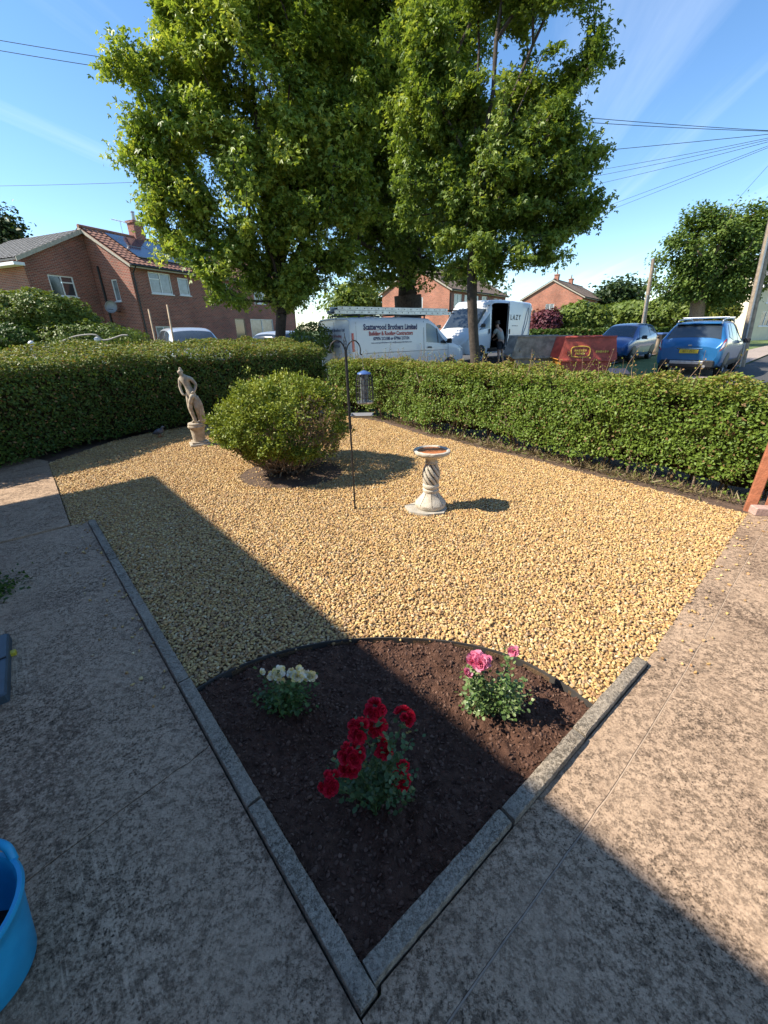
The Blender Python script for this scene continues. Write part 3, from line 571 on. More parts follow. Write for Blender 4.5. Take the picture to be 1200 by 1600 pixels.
hedge('garden_hedge', 'thick shaded hedge behind the statue with sunlit top', [(-6.3, 3.5), (-5.05, 5.15), (-4.55, 6.5), (-3.7, 7.55), (-2.2, 8.35), (-1.15, 9.1)], 1.95, 1.30, 110000, .038, HEDGE_G, TOP2_LIT, 2, bare=.12, inside=IN, shoots=25, lump=.06, core=.06, rise=.22)

def blob_shrub(name, label, cat, c, rad, n, size, cols, tmpl, mat, seed, lump=.22, zc=None, stems=6, group=None, fill=.3, up=.5, tipcols=None, orient=None):
    t = thing(name, label, cat, (c[0], c[1], c[2]), 0, group); d = rand_dir(n); rad = np.array(rad); zc = rad[2] * .8 if zc is None else zc
    r = np.where(rng.random(n) < fill, rng.uniform(.45, 1, n) ** .6, 1 - rng.exponential(.045, n)); r = np.clip(r, .3, 1.05)
    l = 1 + lump * 2 * (fbm(d * 2.4 + seed, 3, seed) - .47) + lump * .6 * (vnoise(d * 7 + seed, seed + 1) - .5)
    P_ = np.array([0, 0, zc]) + d * rad * (r * l)[:, None]; k = P_[:, 2] > .02; P_ = P_[k]; d = d[k]; n = len(P_)
    N = d * .8 + rand_dir(n) * .8 + np.array([0, 0, up]); cc = ramp(.55 * fbm(P_ * 3 / max(rad[0], .5), 3, seed + 4) + .45 * rng.random(n), cols)
    if tipcols is not None:
        f_ = np.clip((P_[:, 2] - zc) / rad[2], 0, 1) * (rng.random(n) < .6); cc = cc * (1 - f_[:, None]) + ramp(rng.random(n), tipcols) * f_[:, None]
    T = None if orient is None else d + rand_dir(n) * orient
    leaf_mesh('crown', P_, N, T, size * rng.uniform(.6, 1.4, n), tmpl, cc, mat, t)
    b = MB()
    for k in range(stems):
        a = 2 * math.pi * k / stems + random.random(); e_ = np.array([math.cos(a) * rad[0] * .6, math.sin(a) * rad[1] * .6, zc + rad[2] * random.uniform(-.1, .5)]); r0 = .012 + .012 * rad[0]
        b.tube([(math.cos(a) * .05, math.sin(a) * .05, -.03), (e_[0] * .35, e_[1] * .35, e_[2] * .45), e_], [r0, r0 * .7, r0 * .25], 6)
    b.build('trunk', 'bark_light', t, None, True); return t
# the round clipped conifer on the gravel
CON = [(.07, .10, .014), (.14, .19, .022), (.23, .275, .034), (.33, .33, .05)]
bush = thing('round_shrub', 'rounded yellow-green evergreen shrub growing out of the gravel', 'shrub', (*BUSH, 0))
ns = 5200; d = rand_dir(ns); d = d[(d[:, 2] > -.62)]; ns = len(d); rad = np.array([.76, .74, .53])
l = 1 + .48 * (fbm(d * 2.6 + 3, 3, 31) - .47) + .16 * (vnoise(d * 8, 33) - .5)
brown = fbm(d * 1.8 + 9, 3, 35) + .32 * d[:, 0] - .12 * d[:, 2]; sparse = ((brown > .58) & (rng.random(ns) < .72)) | ((fbm(d * 5 + 20, 2, 38) < .30) & (rng.random(ns) < .8))
C_ = np.array([0, 0, .575]) + d * rad * (l * (1 - rng.exponential(.05, ns)))[:, None]; spk = np.where(rng.random(ns) < .10, rng.exponential(.035, ns), 0); C_ = C_ + d * spk[:, None]; narrow = sstep(-.05, .45, C_[:, 2]); C_[:, :2] *= (.55 + .45 * narrow)[:, None]
sel = ~sparse & (C_[:, 2] > .06); C2 = C_[sel]; D2 = d[sel]
K = 17; PL = np.repeat(C2, K, 0) + rng.normal(0, .026, (len(C2) * K, 3)); DL = np.repeat(D2, K, 0); cc = ramp(np.clip(.7 * np.repeat(fbm(C2 * 5, 3, 36) + .35 * D2[:, 2] - .1, K) + .42 * rng.random(len(PL)), 0, 1), CON)  # upward leaves coloured lighter: the lit top of the shrub is painted in
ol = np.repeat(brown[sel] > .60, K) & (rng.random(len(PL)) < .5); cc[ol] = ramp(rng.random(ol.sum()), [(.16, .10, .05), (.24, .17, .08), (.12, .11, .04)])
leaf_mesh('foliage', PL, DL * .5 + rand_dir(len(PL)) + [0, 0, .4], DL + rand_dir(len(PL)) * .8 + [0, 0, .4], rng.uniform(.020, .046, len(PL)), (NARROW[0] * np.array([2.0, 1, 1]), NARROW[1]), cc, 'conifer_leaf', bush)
b = MB()
for k in range(240):
    d_ = rand_dir(1)[0]; d_[2] = abs(d_[2]) * .9 - .25; d_ /= np.linalg.norm(d_); e_ = np.array([0, 0, .55]) + d_ * rad * random.uniform(.8, 1.0); nz = .55 + .45 * float(sstep(-.05, .45, e_[2])); e_[:2] *= nz
    s0 = np.array([rng.normal(0, .09), rng.normal(0, .09), -.02]); m_ = s0 * .4 + e_ * .6 + np.array([0, 0, -.12]) + rng.normal(0, .05, 3); m_[2] = max(m_[2], .06); r = random.uniform(.004, .011); b.tube([s0, (s0 + m_) / 2 + rng.normal(0, .03, 3), m_, e_], [r * 1.6, r * 1.2, r * .8, r * .3], 4)
b.build('stems', 'bark_light', bush)
pk = np.array([(-.18, .33, 1.0), (.38, .28, .98), (.02, .42, 1.0)]); PK = np.repeat(pk, 60, 0) + rng.normal(0, 1, (180, 3)) * np.array([.13, .08, .045])
leaf_mesh('young_leaves', PK, rand_dir(180) + [0, 0, .5], None, rng.uniform(.03, .05, 180), KITE, ramp(rng.random(180), [(.30, .13, .09), (.40, .22, .16), (.2, .12, .05)]), 'hedge_leaf', bush)
b = MB(); aa = np.linspace(0, 2 * math.pi, 40, endpoint=False); el = [(BUSH[0] +   .05 + .64 * math.cos(a), BUSH[1] - .15 + .56 * math.sin(a)) for a in aa]; b.prism(el, -.05, -.002); struct(b.build('shrub_soil', 'earth'))

# grass tufts and weeds along the foot of the sunlit hedge
hb = catmull([G(*p)[:2] for p in [(600, 655), (672, 678), (750, 697), (837, 715), (917, 736), (1013, 758), (1160, 792)]], 40); nw = 1500
idx = rng.integers(0, len(hb), nw); PW = np.concatenate([hb[idx] + rng.normal(0, .05, (nw, 2)) + np.array([.07, .05]), rng.uniform(.0, .02, (nw, 1))], 1)
wd = thing('ground_weeds', 'dry grass and weeds along the foot of the sunlit hedge', 'weeds', (*hb[len(hb) // 2], 0)); wd['kind'] = 'stuff'
leaf_mesh('blades', PW, rand_dir(nw) + [0, 0, .2], rand_dir(nw) * .9 + [0, 0, .7], rng.uniform(.05, .15, nw), (NARROW[0] * np.array([.35, 1, 1]), NARROW[1]), ramp(rng.random(nw), [(.10, .12, .03), (.24, .19, .09), (.33, .26, .15), (.16, .10, .06)]), 'hedge_leaf', wd, (*hb[len(hb) // 2], 0))['kind'] = 'stuff'
# low dark plants at the house-side edge of the path
for (u, v, lab) in ((-16, 930, 'dark low weeds growing through the shaded path edge'),):
    g = G(u, v); nw = 420; t = thing('path_weeds', lab, 'weeds', g); Pw = rng.normal(0, 1, (nw, 3)) * np.array([.09, .11, .0]) + np.array([0, 0, 1]) * rng.uniform(0, .08, (nw, 1))
    leaf_mesh('leaves', Pw, rand_dir(nw) + [0, 0, .7], None, rng.uniform(.02, .045, nw), KITE, ramp(rng.random(nw), HEDGE_G[:3]), 'hedge_leaf', t)

# ================================================================== GARDEN OBJECTS
def skin_obj(name, nodes, edges, mat, parent, sub=2, root=0, loc=None):
    me = bpy.data.meshes.new(name); me.from_pydata([n[0] for n in nodes], edges, []); me.materials.append(MATS[mat])
    o = bpy.data.objects.new(name, me); COL.objects.link(o)
    if parent is not None: o.parent = parent
    if loc is not None: o.location = fnum(*loc)
    md = o.modifiers.new('skin', 'SKIN'); md.use_smooth_shade = True
    if not me.skin_vertices: me.skin_vertices.new()
    for i, n in enumerate(nodes):
        r = n[1]; sv = me.skin_vertices[0].data[i]; sv.radius = (r, r) if not hasattr(r, '__len__') else r; sv.use_root = (i == root)
    sb = o.modifiers.new('sub', 'SUBSURF'); sb.levels = sub; sb.render_levels = sub; return o
# ---- bird bath
bb = G(672, 793); BBx, BBy = bb[0], bb[1]
b = MB(); pl = [(-.20, -.13), (-.05, -.20), (.12, -.17), (.17, -.04), (.12, .10), (-.06, .15), (-.24, .03)]; b.prism(pl, -.02, .016)
o = b.build('stone_slab', 'wood_stone'); o.location = (BBx - .01, BBy, 0); tag(o, 'flat stone slab lying under the bird bath', 'slab')
bath = thing('bird_bath', 'pale stone bird bath with twisted column standing on the gravel', 'bird bath', (BBx, BBy, .016))
b = MB(); pr = [(.02, 0), (.140, 0), (.150, .012), (.152, .045), (.140, .062), (.120, .085), (.096, .112), (.078, .140), (.070, .158)]
b.lathe(pr, n=40, fn=lambda a, z: 1 + .02 * math.cos(8 * a) * (z > .05)); b.build('base', 'bath_stone', bath, None, True, 40)
b = MB()
for k in range(8):
    a = 2 * math.pi * k / 8; pts = [(r * 1.006 * math.cos(a), r * 1.006 * math.sin(a), z) for r, z in pr[3:]]; b.tube(pts, .0032, 5)
b.build('carved_lines', 'bath_dark', bath)
b = MB(); b.lathe([(.03, .156), (.072, .156), (.078, .166), (.078, .182), (.068, .190), (.068, .200), (.079, .208), (.082, .222), (.078, .236), (.07, .242), (.03, .242)], n=36); b.build('lower_rings', 'bath_stone', bath, None, True, 40)
nz, na = 40, 72; vs = []; fs = []; mi = []
for i in range(nz + 1):
    t = i / nz; z = .240 + t * .205; r = .066 + .020 * math.sin(math.pi * min(1, t * .92 + .08)) - .016 * t ** 2
    for k in range(na):
        a = 2 * math.pi * k / na; ph = (a * 9 / (2 * math.pi) + t * 2.9) % 1; gr = ph < .28; vs.append(((r - (.010 if gr else -.002 * math.sin(math.pi * (ph - .28) / .72) )) * math.cos(a), (r - (.010 if gr else 0)) * math.sin(a), z))
b = MB(); b.v = [tuple(p) for p in vs]
for i in range(nz):
    for k in range(na):
        b.f.append((i * na + k, i * na + (k + 1) % na, (i + 1) * na + (k + 1) % na, (i + 1) * na + k)); ph = ((k + .5) / na * 9 + (i + .5) / nz * 2.9) % 1; b.m.append(1 if ph < .26 else 0)
b.build('twisted_column', ['bath_stone', 'bath_dark'], bath, None, True, 60)
b = MB(); b.lathe([(.02, .443), (.058, .443), (.064, .452), (.056, .462), (.052, .478), (.060, .492), (.09, .506), (.135, .522), (.162, .540), (.170, .556), (.167, .570), (.150, .575), (.137, .566), (.128, .556), (.02, .550)], n=48, fn=lambda a, z: 1 + (.022 * abs(math.cos(6 * a)) + .008 * math.sin(11 * a)) * (z > .51)); bs = b.build('basin', 'bath_stone', bath, None, True, 50)
b = MB(); b.lathe([(.02, .5515), (.134, .5515), (.134, .5635), (.02, .5635)], n=40); b.build('water', 'bath_water', bs)

# ---- feeder pole with two hooks, tray, hanging feeder
f0 = G(555, 795); Yf = f0[1]; ftop = YD(540, 546, Yf)
fp = thing('feeder_pole', 'slim metal bird feeder pole with two curled hooks and side tray', 'feeder pole', f0)
V = lambda u, v, dy=0: YD(u, v, Yf + dy) - f0
b = MB(); tpt = V(540, 546); b.tube([(0, 0, -.08), tpt * .30, tpt * .62], .0085, 8); b.tube([tpt * .55, tpt], .0125, 10); b.tube([tpt * .545, tpt * .56], .0165, 10); b.build('pole', 'iron', fp, None, True, 50)
def hook(pxs):
    b = MB(); b.tube(catmull([V(*p) for p in pxs], 6), .0052, 7); return b.build('hook', 'iron', fp, None, True)
hook([(539, 549), (537, 541), (532, 534), (525, 532), (519, 536), (516, 543), (516, 549), (519, 551)])
hook([(541, 549), (543, 541), (548, 534), (554, 532), (560, 537), (563, 545), (563, 553), (566, 554)])
b = MB(); base = V(539.5, 546); tp = V(538, 520)
for k in range(4):
    pts = []
    for i in range(13):
        t = i / 12; a = k * math.pi / 2 + t * 4; r = .014 * math.sin(math.pi * min(1, t * 1.25)) if t < .8 else 0; pts.append(base + (tp - base) * t + np.array([r * math.cos(a), r * math.sin(a), 0]))
    b.tube(pts, .0025, 5)
b.build('finial', 'iron', fp)
trc = V(566, 651); trc = trc + np.array([.0, -.0, 0]); trx = .10
b = MB(); b.add([(trc[0] + sx * (trx if zz else trx * .8), trc[1] + sy * (.075 if zz else .058), trc[2] + zz * .022) for zz in (0, 1) for sx, sy in ((-1, -1), (1, -1), (1, 1), (-1, 1))] + [(trc[0] + sx * trx * .78, trc[1] + sy * .055, trc[2] + .004) for sx, sy in ((-1, -1), (1, -1), (1, 1), (-1, 1))] + [(trc[0] + sx * trx * .96, trc[1] + sy * .072, trc[2] + .022) for sx, sy in ((-1, -1), (1, -1), (1, 1), (-1, 1))],
      [(3, 2, 1, 0), (0, 1, 5, 4), (1, 2, 6, 5), (2, 3, 7, 6), (3, 0, 4, 7), (8, 9, 10, 11), (9, 8, 12, 13), (10, 9, 13, 14), (11, 10, 14, 15), (8, 11, 15, 12), (4, 5, 13, 12), (5, 6, 14, 13), (6, 7, 15, 14), (7, 4, 12, 15)]); b.build('tray', 'grey_plastic', fp)
pz = tpt * (trc[2] / tpt[2]); b = MB(); b.tube([pz, (pz + trc) / 2 + np.array([0, 0, .006]), trc + np.array([-trx * .9, 0, .02])], .004, 6); b.tube([pz + np.array([0, 0, -.03]), trc + np.array([-trx * .9, .05, .018])], .003, 6); b.build('tray_bracket', 'iron', fp)
hk = YD(565.5, 554, Yf); ftc = YD(568, 583, Yf)
bf = thing('bird_feeder', 'hanging caged bird feeder with blue lid beside the pole', 'bird feeder', (hk[0], hk[1], YD(568, 630, Yf)[2]))
z1 = ftc[2] - bf.location.z; cx = .012
b = MB(); b.tube([(0, 0, hk[2] - bf.location.z), (cx * .5, 0, z1 + .06), (cx, 0, z1 + .012)], .0016, 5); b.build('hanger_cord', 'rope', bf)
b = MB(); b.lathe([(.01, z1 + .022), (.02, z1 + .018), (.055, z1 + .004), (.060, z1 - .004), (.058, z1 - .010), (.01, z1 - .010)], (cx, 0, 0), 28); b.build('lid', 'feeder_blue', bf, None, True, 50)
b = MB(); b.lathe([(.01, .015), (.036, .015), (.036, z1 - .012), (.01, z1 - .012)], (cx, 0, 0), 24); b.build('seed_tube', 'clear_tube', bf, None, True, 50)
b = MB(); b.lathe([(.01, .016), (.031, .016), (.031, z1 * .50), (.008, z1 * .55)], (cx, 0, 0), 20); b.build('seed', 'seed', bf, None, True)
b = MB(); b.lathe([(.01, 0), (.070, 0), (.074, .008), (.074, .016), (.066, .014), (.01, .012)], (cx, 0, 0), 28); b.build('seed_dish', 'galv', bf, None, True, 50)
cg = MB()
for k in range(14):
    a = 2 * math.pi * k / 14; pts = [(cx + r * math.cos(a), r * math.sin(a), z) for r, z in ((.056, z1 - .006), (.070, z1 - .05), (.076, z1 * .5), (.076, .03), (.072, .008))]; cg.tube(pts, .0030, 4)
for z, r in ((z1 - .05, .071), (z1 * .62, .0765), (z1 * .38, .0765), (.05, .0765)):
    cg.tube([(cx + r * math.cos(2 * math.pi * k / 20), r * math.sin(2 * math.pi * k / 20), z) for k in range(21)], .0020, 4)
cg.build('cage', 'iron', bf)

# ---- statue on its pedestal
st = G(313, 694); b = MB(); b.cbox((0, 0, .012), (.30, .27, .032), .006, .5); o = b.build('stone_slab', 'wood_stone'); o.location = (st[0], st[1], 0); tag(o, 'square paving slab under the statue pedestal', 'slab')
pd = thing('pedestal', 'weathered stone pedestal carrying the garden statue', 'pedestal', (st[0], st[1], .028))
b = MB(); b.cbox((0, 0, .014), (.235, .215, .028), .005, .5); b.build('plinth', 'statue_stone', pd)
b = MB(); b.lathe([(.03, .027), (.092, .027), (.095, .05), (.100, .16), (.108, .225), (.112, .24), (.03, .24)], n=12, fn=lambda a, z: 1 + .03 * math.cos(4 * a)); b.build('drum', 'statue_stone', pd, None, True, 40)
b = MB(); b.lathe([(.03, .239), (.122, .239), (.132, .252), (.132, .270), (.12, .286), (.125, .30), (.118, .316), (.03, .316)], n=24); b.build('cap', 'statue_stone', pd, None, True, 40)
sz_ = .028 + .316
sta = thing('statue', 'weathered stone statue of a standing bather on a pedestal', 'statue', (st[0], st[1], sz_))
k = 1.06
N_ = [((.015, .0, .40), (.072, .056)), ((.0, 0, .48), (.054, .044)), ((-.02, -.005, .575), (.068, .048)), ((-.035, -.01, .635), (.05, .036)), ((-.050, -.022, .672), .021), ((-.068, -.036, .712), (.034, .038)), ((-.074, -.044, .738), .028),
      ((.055, .0, .622), .030), ((.108, .012, .535), .022), ((.082, -.03, .45), .018), ((.05, -.058, .425), .018),
      ((-.098, -.01, .612), .028), ((-.112, -.028, .515), .021), ((-.082, -.066, .43), .017), ((-.05, -.078, .40), .017),
      ((.055, -.012, .35), .052), ((.078, -.050, .225), .034), ((.068, -.01, .10), .026), ((.062, .0, .022), .019), ((.060, -.055, .012), .016),
      ((-.025, 0, .35), .052), ((-.032, -.018, .205), .036), ((-.022, .008, .09), .026), ((-.02, .012, .022), .019), ((-.035, -.045, .012), .016)]
E_ = [(0, 1), (1, 2), (2, 3), (3, 4), (4, 5), (5, 6), (3, 7), (7, 8), (8, 9), (9, 10), (3, 11), (11, 12), (12, 13), (13, 14), (0, 15), (15, 16), (16, 17), (17, 18), (18, 19), (0, 20), (20, 21), (21, 22), (22, 23), (23, 24)]
fig = skin_obj('figure', [(tuple(c * k for c in p), (tuple(q_ * k for q_ in r) if hasattr(r, '__len__') else r * k)) for p, r in N_], E_, 'statue_stone', sta)
b = MB(); b.lathe([(.004, .735), (.026, .742), (.037, .76), (.030, .782), (.018, .79), (.02, .80), (.016, .815), (.004, .82)], (-.066, -.018, 0), 14); b.build('hair_bun', 'statue_stone', fig, None, True)
b = MB(); b.tube(catmull([(.07, -.075, .43), (.03, -.085, .36), (-.005, -.075, .25), (.01, -.06, .12), (.03, -.05, .01)], 4), [.030 * (1 - .35 * i / 16) + .004 * (i % 3) for i in range(17)], 9); b.tube(catmull([(.085, .0, .40), (.115, .01, .28), (.105, .02, .14), (.10, .02, -.0)], 4), [.026 + .03 * i / 12 for i in range(13)], 10); b.tube(catmull([(.06, -.06, .43), (.095, -.05, .33), (.11, -.03, .2), (.09, -.03, .0)], 4), .016, 8); b.build('drapery', 'statue_stone', sta, None, True)

# ---- pigeon by the hedge
pg = G(250, 683); pgn = thing('pigeon', 'grey pigeon standing on the shaded gravel near the statue', 'bird', pg, R(-15))
skin_obj('body', [((-.13, 0, .055), (.022, .008)), ((-.07, 0, .075), (.035, .03)), ((0, 0, .095), (.055, .05)), ((.055, 0, .115), .042), ((.085, 0, .155), .022), ((.10, 0, .185), .022), ((.122, 0, .182), .010), ((.142, 0, .176), .003)], [(i, i + 1) for i in range(7)], 'pigeon', pgn, 2, 2)
for s in (-1, 1):
    b = MB(); b.tube([(.0, .02 * s, .06), (.005, .022 * s, .0)], .004, 5); b.tube([(-.015, .022 * s, .003), (.03, .026 * s, .003)], .003, 4); b.build('leg', 'lamp_red', pgn)

# ---- roses
def rose(name, label, base_px, blooms, leaf_reg, nleaf, leafcols, petcols, seedling=.0):
    g = G(*base_px); Yb = g[1]; gz = soil_z(g[0], g[1]); t = thing(name, label, 'rose bush', (g[0], g[1], gz)); org = np.array([g[0], g[1], gz])
    b = MB(); ends = []
    for (u, v, dy, rad, nf, fs_) in blooms:
        c = YD(u, v, Yb + dy); ends.append(c); s0 = org + np.array([*rng.normal(0, .012, 2), -.01]); m_ = s0 * .45 + c * .55 + np.array([*rng.normal(0, .02, 2), -.02]); b.tube(catmull([s0, m_, c - np.array([0, 0, .008])], 5), [.0034 * (1 - .045 * i) for i in range(11)], 5)
    lp = []; (u0, v0, u1, v1) = leaf_reg
    for k in range(26):
        u, v = random.uniform(u0, u1), random.uniform(v0, v1); c = YD(u, v, Yb + random.uniform(-.10, .13)); c[2] = max(c[2], gz + .03); b.tube(catmull([org, org * .5 + c * .5 + np.array([0, 0, .02]), c], 4), [.0026 * (1 - .07 * i) for i in range(9)], 4); ends.append(c)
    b.build('stems', 'rose_stem', t, org)
    nleaf = int(nleaf * 1.6); ends = np.array(ends); e_ = ends[rng.integers(0, len(ends), nleaf)]; f_ = rng.uniform(.35, 1.02, (nleaf, 1)); P_ = org * (1 - f_) + e_ * f_ + rng.normal(0, .018, (nleaf, 3)); P_[:, 2] = np.maximum(P_[:, 2], gz + .01)
    keep = np.ones(nleaf, bool)
    out_ = unit(P_ - org); leaf_mesh('leaves', P_, rand_dir(nleaf) * .7 + [0, 0, 1.0], out_ + rand_dir(nleaf) * .9, rng.uniform(.011, .025, nleaf), ROUND, ramp(rng.random(nleaf), leafcols), 'rose_leaf', t, org)
    for (u, v, dy, rad, nf, fs_) in blooms:
        rad *= 1.3; fs_ *= 1.5; c = YD(u, v, Yb + dy); PP_ = []; NN_ = []; TT_ = []; SS_ = []; CC_ = []
        for j_ in range(nf):
            d = rand_dir(1)[0]; d[2] = abs(d[2]) * .8 + .2; d[1] -= .35; d /= np.linalg.norm(d); fc = c + d * rad * (0.75 if nf > 1 else 0) * np.array([1, 1, .7]); ax = unit((d + np.array([0, -.25, .5]))[None])[0]
            x_ = unit(np.cross(ax, [.3, .5, .2])[None])[0]; y_ = np.cross(ax, x_)
            for ring, (npet, tilt, sc) in enumerate(((3, .15, .55), (5, .55, .8), (6, .95, 1.0), (6, 1.3, 1.05))):
                for q_ in range(npet):
                    a = 2 * math.pi * (q_ + .5 * ring + random.uniform(-.15, .15)) / npet; o_ = x_ * math.cos(a) + y_ * math.sin(a); tl = tilt + random.uniform(-.12, .12)
                    TT_.append(o_ * math.sin(tl) + ax * math.cos(tl)); NN_.append(ax * math.sin(tl) - o_ * math.cos(tl)); PP_.append(fc - ax * fs_ * .25); SS_.append(fs_ * sc * random.uniform(.85, 1.1)); CC_.append(ramp(np.array([random.random()]), petcols)[0])
        leaf_mesh('bloom', PP_, NN_, np.array(TT_), np.array(SS_), PETAL, np.array(CC_), 'petal', t, org, True)
    return t
pm('rose_stem', (.07, .12, .03), .6, var=.3, scale=40)
RL = [(.06, .11, .028), (.10, .17, .045), (.16, .23, .08), (.26, .32, .15)]
rose('rose_bush', 'small rose bush with white and pale yellow blooms in shaded soil', (446, 1108), [(409, 1050, 0, .010, 1, .012), (432, 1053, .0, .024, 5, .018), (440, 1066, -.02, .010, 1, .014), (463, 1054, 0, .024, 5, .018), (486, 1055, .02, .018, 4, .017)], (405, 1062, 488, 1105), 480, [(.035, .08, .02), (.06, .12, .03), (.10, .17, .05)], [(.85, .72, .22), (.90, .86, .62), (.92, .92, .84), (.90, .78, .30)])
rose('rose_bush', 'rose bush full of deep crimson blooms in shaded soil', (590, 1252), [(586, 1110, .02, .028, 10, 0.0137), (562, 1141, .0, .032, 15, 0.0137), (588, 1136, .03, .026, 10, 0.0130), (631, 1121, .04, .028, 11, 0.0130), (549, 1180, -.02, .034, 17, 0.0144), (546, 1200, -.03, .03, 11, 0.0137), (600, 1170, .0, .028, 11, 0.0130), (516, 1224, -.03, .032, 15, 0.0137), (628, 1193, .02, .022, 8, 0.0122), (626, 1219, -.02, .028, 11, 0.0130)], (520, 1150, 645, 1245), 720, [(.04, .085, .03), (.07, .13, .05), (.12, .19, .09)], [(.42, .005, .02), (.62, .012, .04), (.75, .03, .07), (.52, .008, .03)])
rose('rose_bush', 'sunlit rose bush with a few bright pink blooms', (766, 1112), [(737, 1037, .0, .018, 2, .024), (752, 1035, -.01, .020, 3, .024), (745, 1030, .03, .018, 2, .022), (730, 1052, -.01, .010, 1, .018), (803, 1017, .16, .016, 2, .018)], (722, 1048, 835, 1108), 1000, RL, [(.62, .13, .25), (.80, .26, .40), (.85, .42, .52), (.70, .16, .30)])

# ---- gate post, gate, block
gpst = G(1168, 797); gpz = np.array([gpst[0] + .045, gpst[1] + .03]); gd = np.array([.78, -.63]); ga = math.atan2(gd[1], gd[0])
b = MB(); b.cbox((0, 0, .56), (.085, .085, 1.18), .006, ga); o = b.build('gate_post', 'wood_red'); o.location = (*gpz, 0); tag(o, 'reddish brown wooden gate post at the end of the hedge', 'gate post')
gt = thing('wooden_gate', 'reddish brown boarded garden gate hinged beside the hedge', 'gate', (*(gpz + gd * .09), 0), ga)
for i in range(8): b = MB(); b.cbox((.05 + i * .105, .0, .53), (.098, .02, .94), .004); b.build('board', 'wood_red', gt)
for z in (.2, .82): b = MB(); b.cbox((.42, .033, z), (.84, .042, .09), .004); b.build('rail', 'wood_red', gt)
bk = G(1186, 803); b = MB(); b.cbox((0, 0, .035), (.22, .10, .07), .006, ga + .5); o = b.build('concrete_block', 'block_pink'); o.location = (bk[0] + .04, bk[1] - .01, .004); tag(o, 'small pinkish concrete block at the foot of the gate', 'block')

# ---- blue trug
tb = thing('rubber_trug', 'bright blue rubber trug standing on the shaded concrete', 'bucket', (-1.12, .50, .001))
pr = [(.02, 0), (.112, 0), (.124, .012), (.140, .12), (.154, .21), (.160, .252), (.168, .258), (.171, .268), (.167, .278), (.158, .278), (.152, .268), (.146, .21), (.132, .12), (.116, .03), (.02, .03)]
b = MB(); b.lathe(pr, n=56, fn=lambda a, z: 1 + .012 * math.sin(2 * a + .6)); b.build('body', 'trug_blue', tb, None, True, 50)
b = MB(); b.lathe([(.01, .031), (.117, .031), (.124, .07), (.01, .082)], n=32); b.build('contents', 'trug_soil', tb, None, True)
for s in (-1, 1):
    b = MB(); b.tube(catmull([(-.07, .150 * s, .265), (-.05, .164 * s, .305), (0, .168 * s, .318), (.05, .164 * s, .305), (.07, .150 * s, .265)], 5), .011, 8); b.build('handle', 'trug_blue', tb, None, True)
# ---- flat case at the edge of the path
q0, q1 = G(14, 988, .05)[:2], G(10, 1084, .05)[:2]; dv = (q1 - q0); ln = np.linalg.norm(dv); dv /= ln; nv = np.array([dv[1], -dv[0]]); nv = nv if nv[0] < 0 else -nv
cs = thing('tool_case', 'flat dark slate tool case with yellow straps on the path', 'case', (*((q0 + q1) / 2 + nv * .16), .002), math.atan2(dv[1], dv[0]))
b = MB(); b.cbox((0, 0, .026), (ln, .32, .052), .008); b.build('lid', 'case_slate', cs)
b = MB(); b.box((-.03, -.0, .0555), (.012, .31, .006)); b.build('seam', 'black_plastic', cs)
for x, sgn in ((-ln * .2, 1), (ln / 2 + .018, 1)):
    b = MB(); yy = .168 if x < 0 else .06
    yy = yy if (np.array([-dv[1], dv[0]]) @ -nv) > 0 else -yy
    b.cbox((x, yy, .012), (.035, .03, .022), .004); b.build('strap', 'case_yellow', cs)
# ---- white capped posts and rope behind the shaded hedge
for u, v, lb in ((48, 533, 'white capped post in front of the large rounded green shrub'), (151, 527, 'white capped post beside the low shrub under the satellite dish')):
    D_ = 9.3; p = YD(u, v, D_); t = thing('capped_post', lb, 'post', (p[0], p[1], 0), 0, 'white posts behind the hedge')
    b = MB(); b.box((0, 0, p[2] / 2 - .06), (.07, .07, p[2] - .12)); b.build('shaft', 'post_white', t); b = MB(); b.lathe([(.05, p[2] - .12), (.062, p[2] - .10), (.03, p[2] - .085), (.055, p[2] - .06), (.062, p[2] - .03), (.03, p[2]), (.01, p[2] + .01)], n=14); b.build('cap', 'post_white', t, None, True)
b = MB(); b.tube(catmull([YD(u, v, 9.25) for u, v in ((50, 543), (75, 542), (97, 533), (120, 525), (148, 523), (160, 531), (172, 530), (190, 524), (200, 524))], 6), .015, 8); tag(b.build('thick_rope', 'rope', None, YD(95, 531, 9.25), True), 'thick grey rope slung between the white posts', 'rope')
for (u0, v0, u1, v1, lb) in ((244, 540, 232, 483, 'shorter wooden stake closer to the house downpipe'), (272, 540, 261, 476, 'taller wooden stake right in front of the silver car')):
    p0, p1 = YD(u0, v0, 10.2), YD(u1, v1, 10.2); p0 = np.array([p0[0] + (p0[0] - p1[0]) * .9, p0[1], .0]); b = MB(); b.tube([(0, 0, 0), tuple((p1 - p0) * .5), tuple(p1 - p0)], [.024, .022, .019], 7); o = b.build('garden_stake', 'wood_pale', None, None, True); o.location = fnum(*p0); tag(o, lb, 'stake', 'wooden stakes behind the hedge')

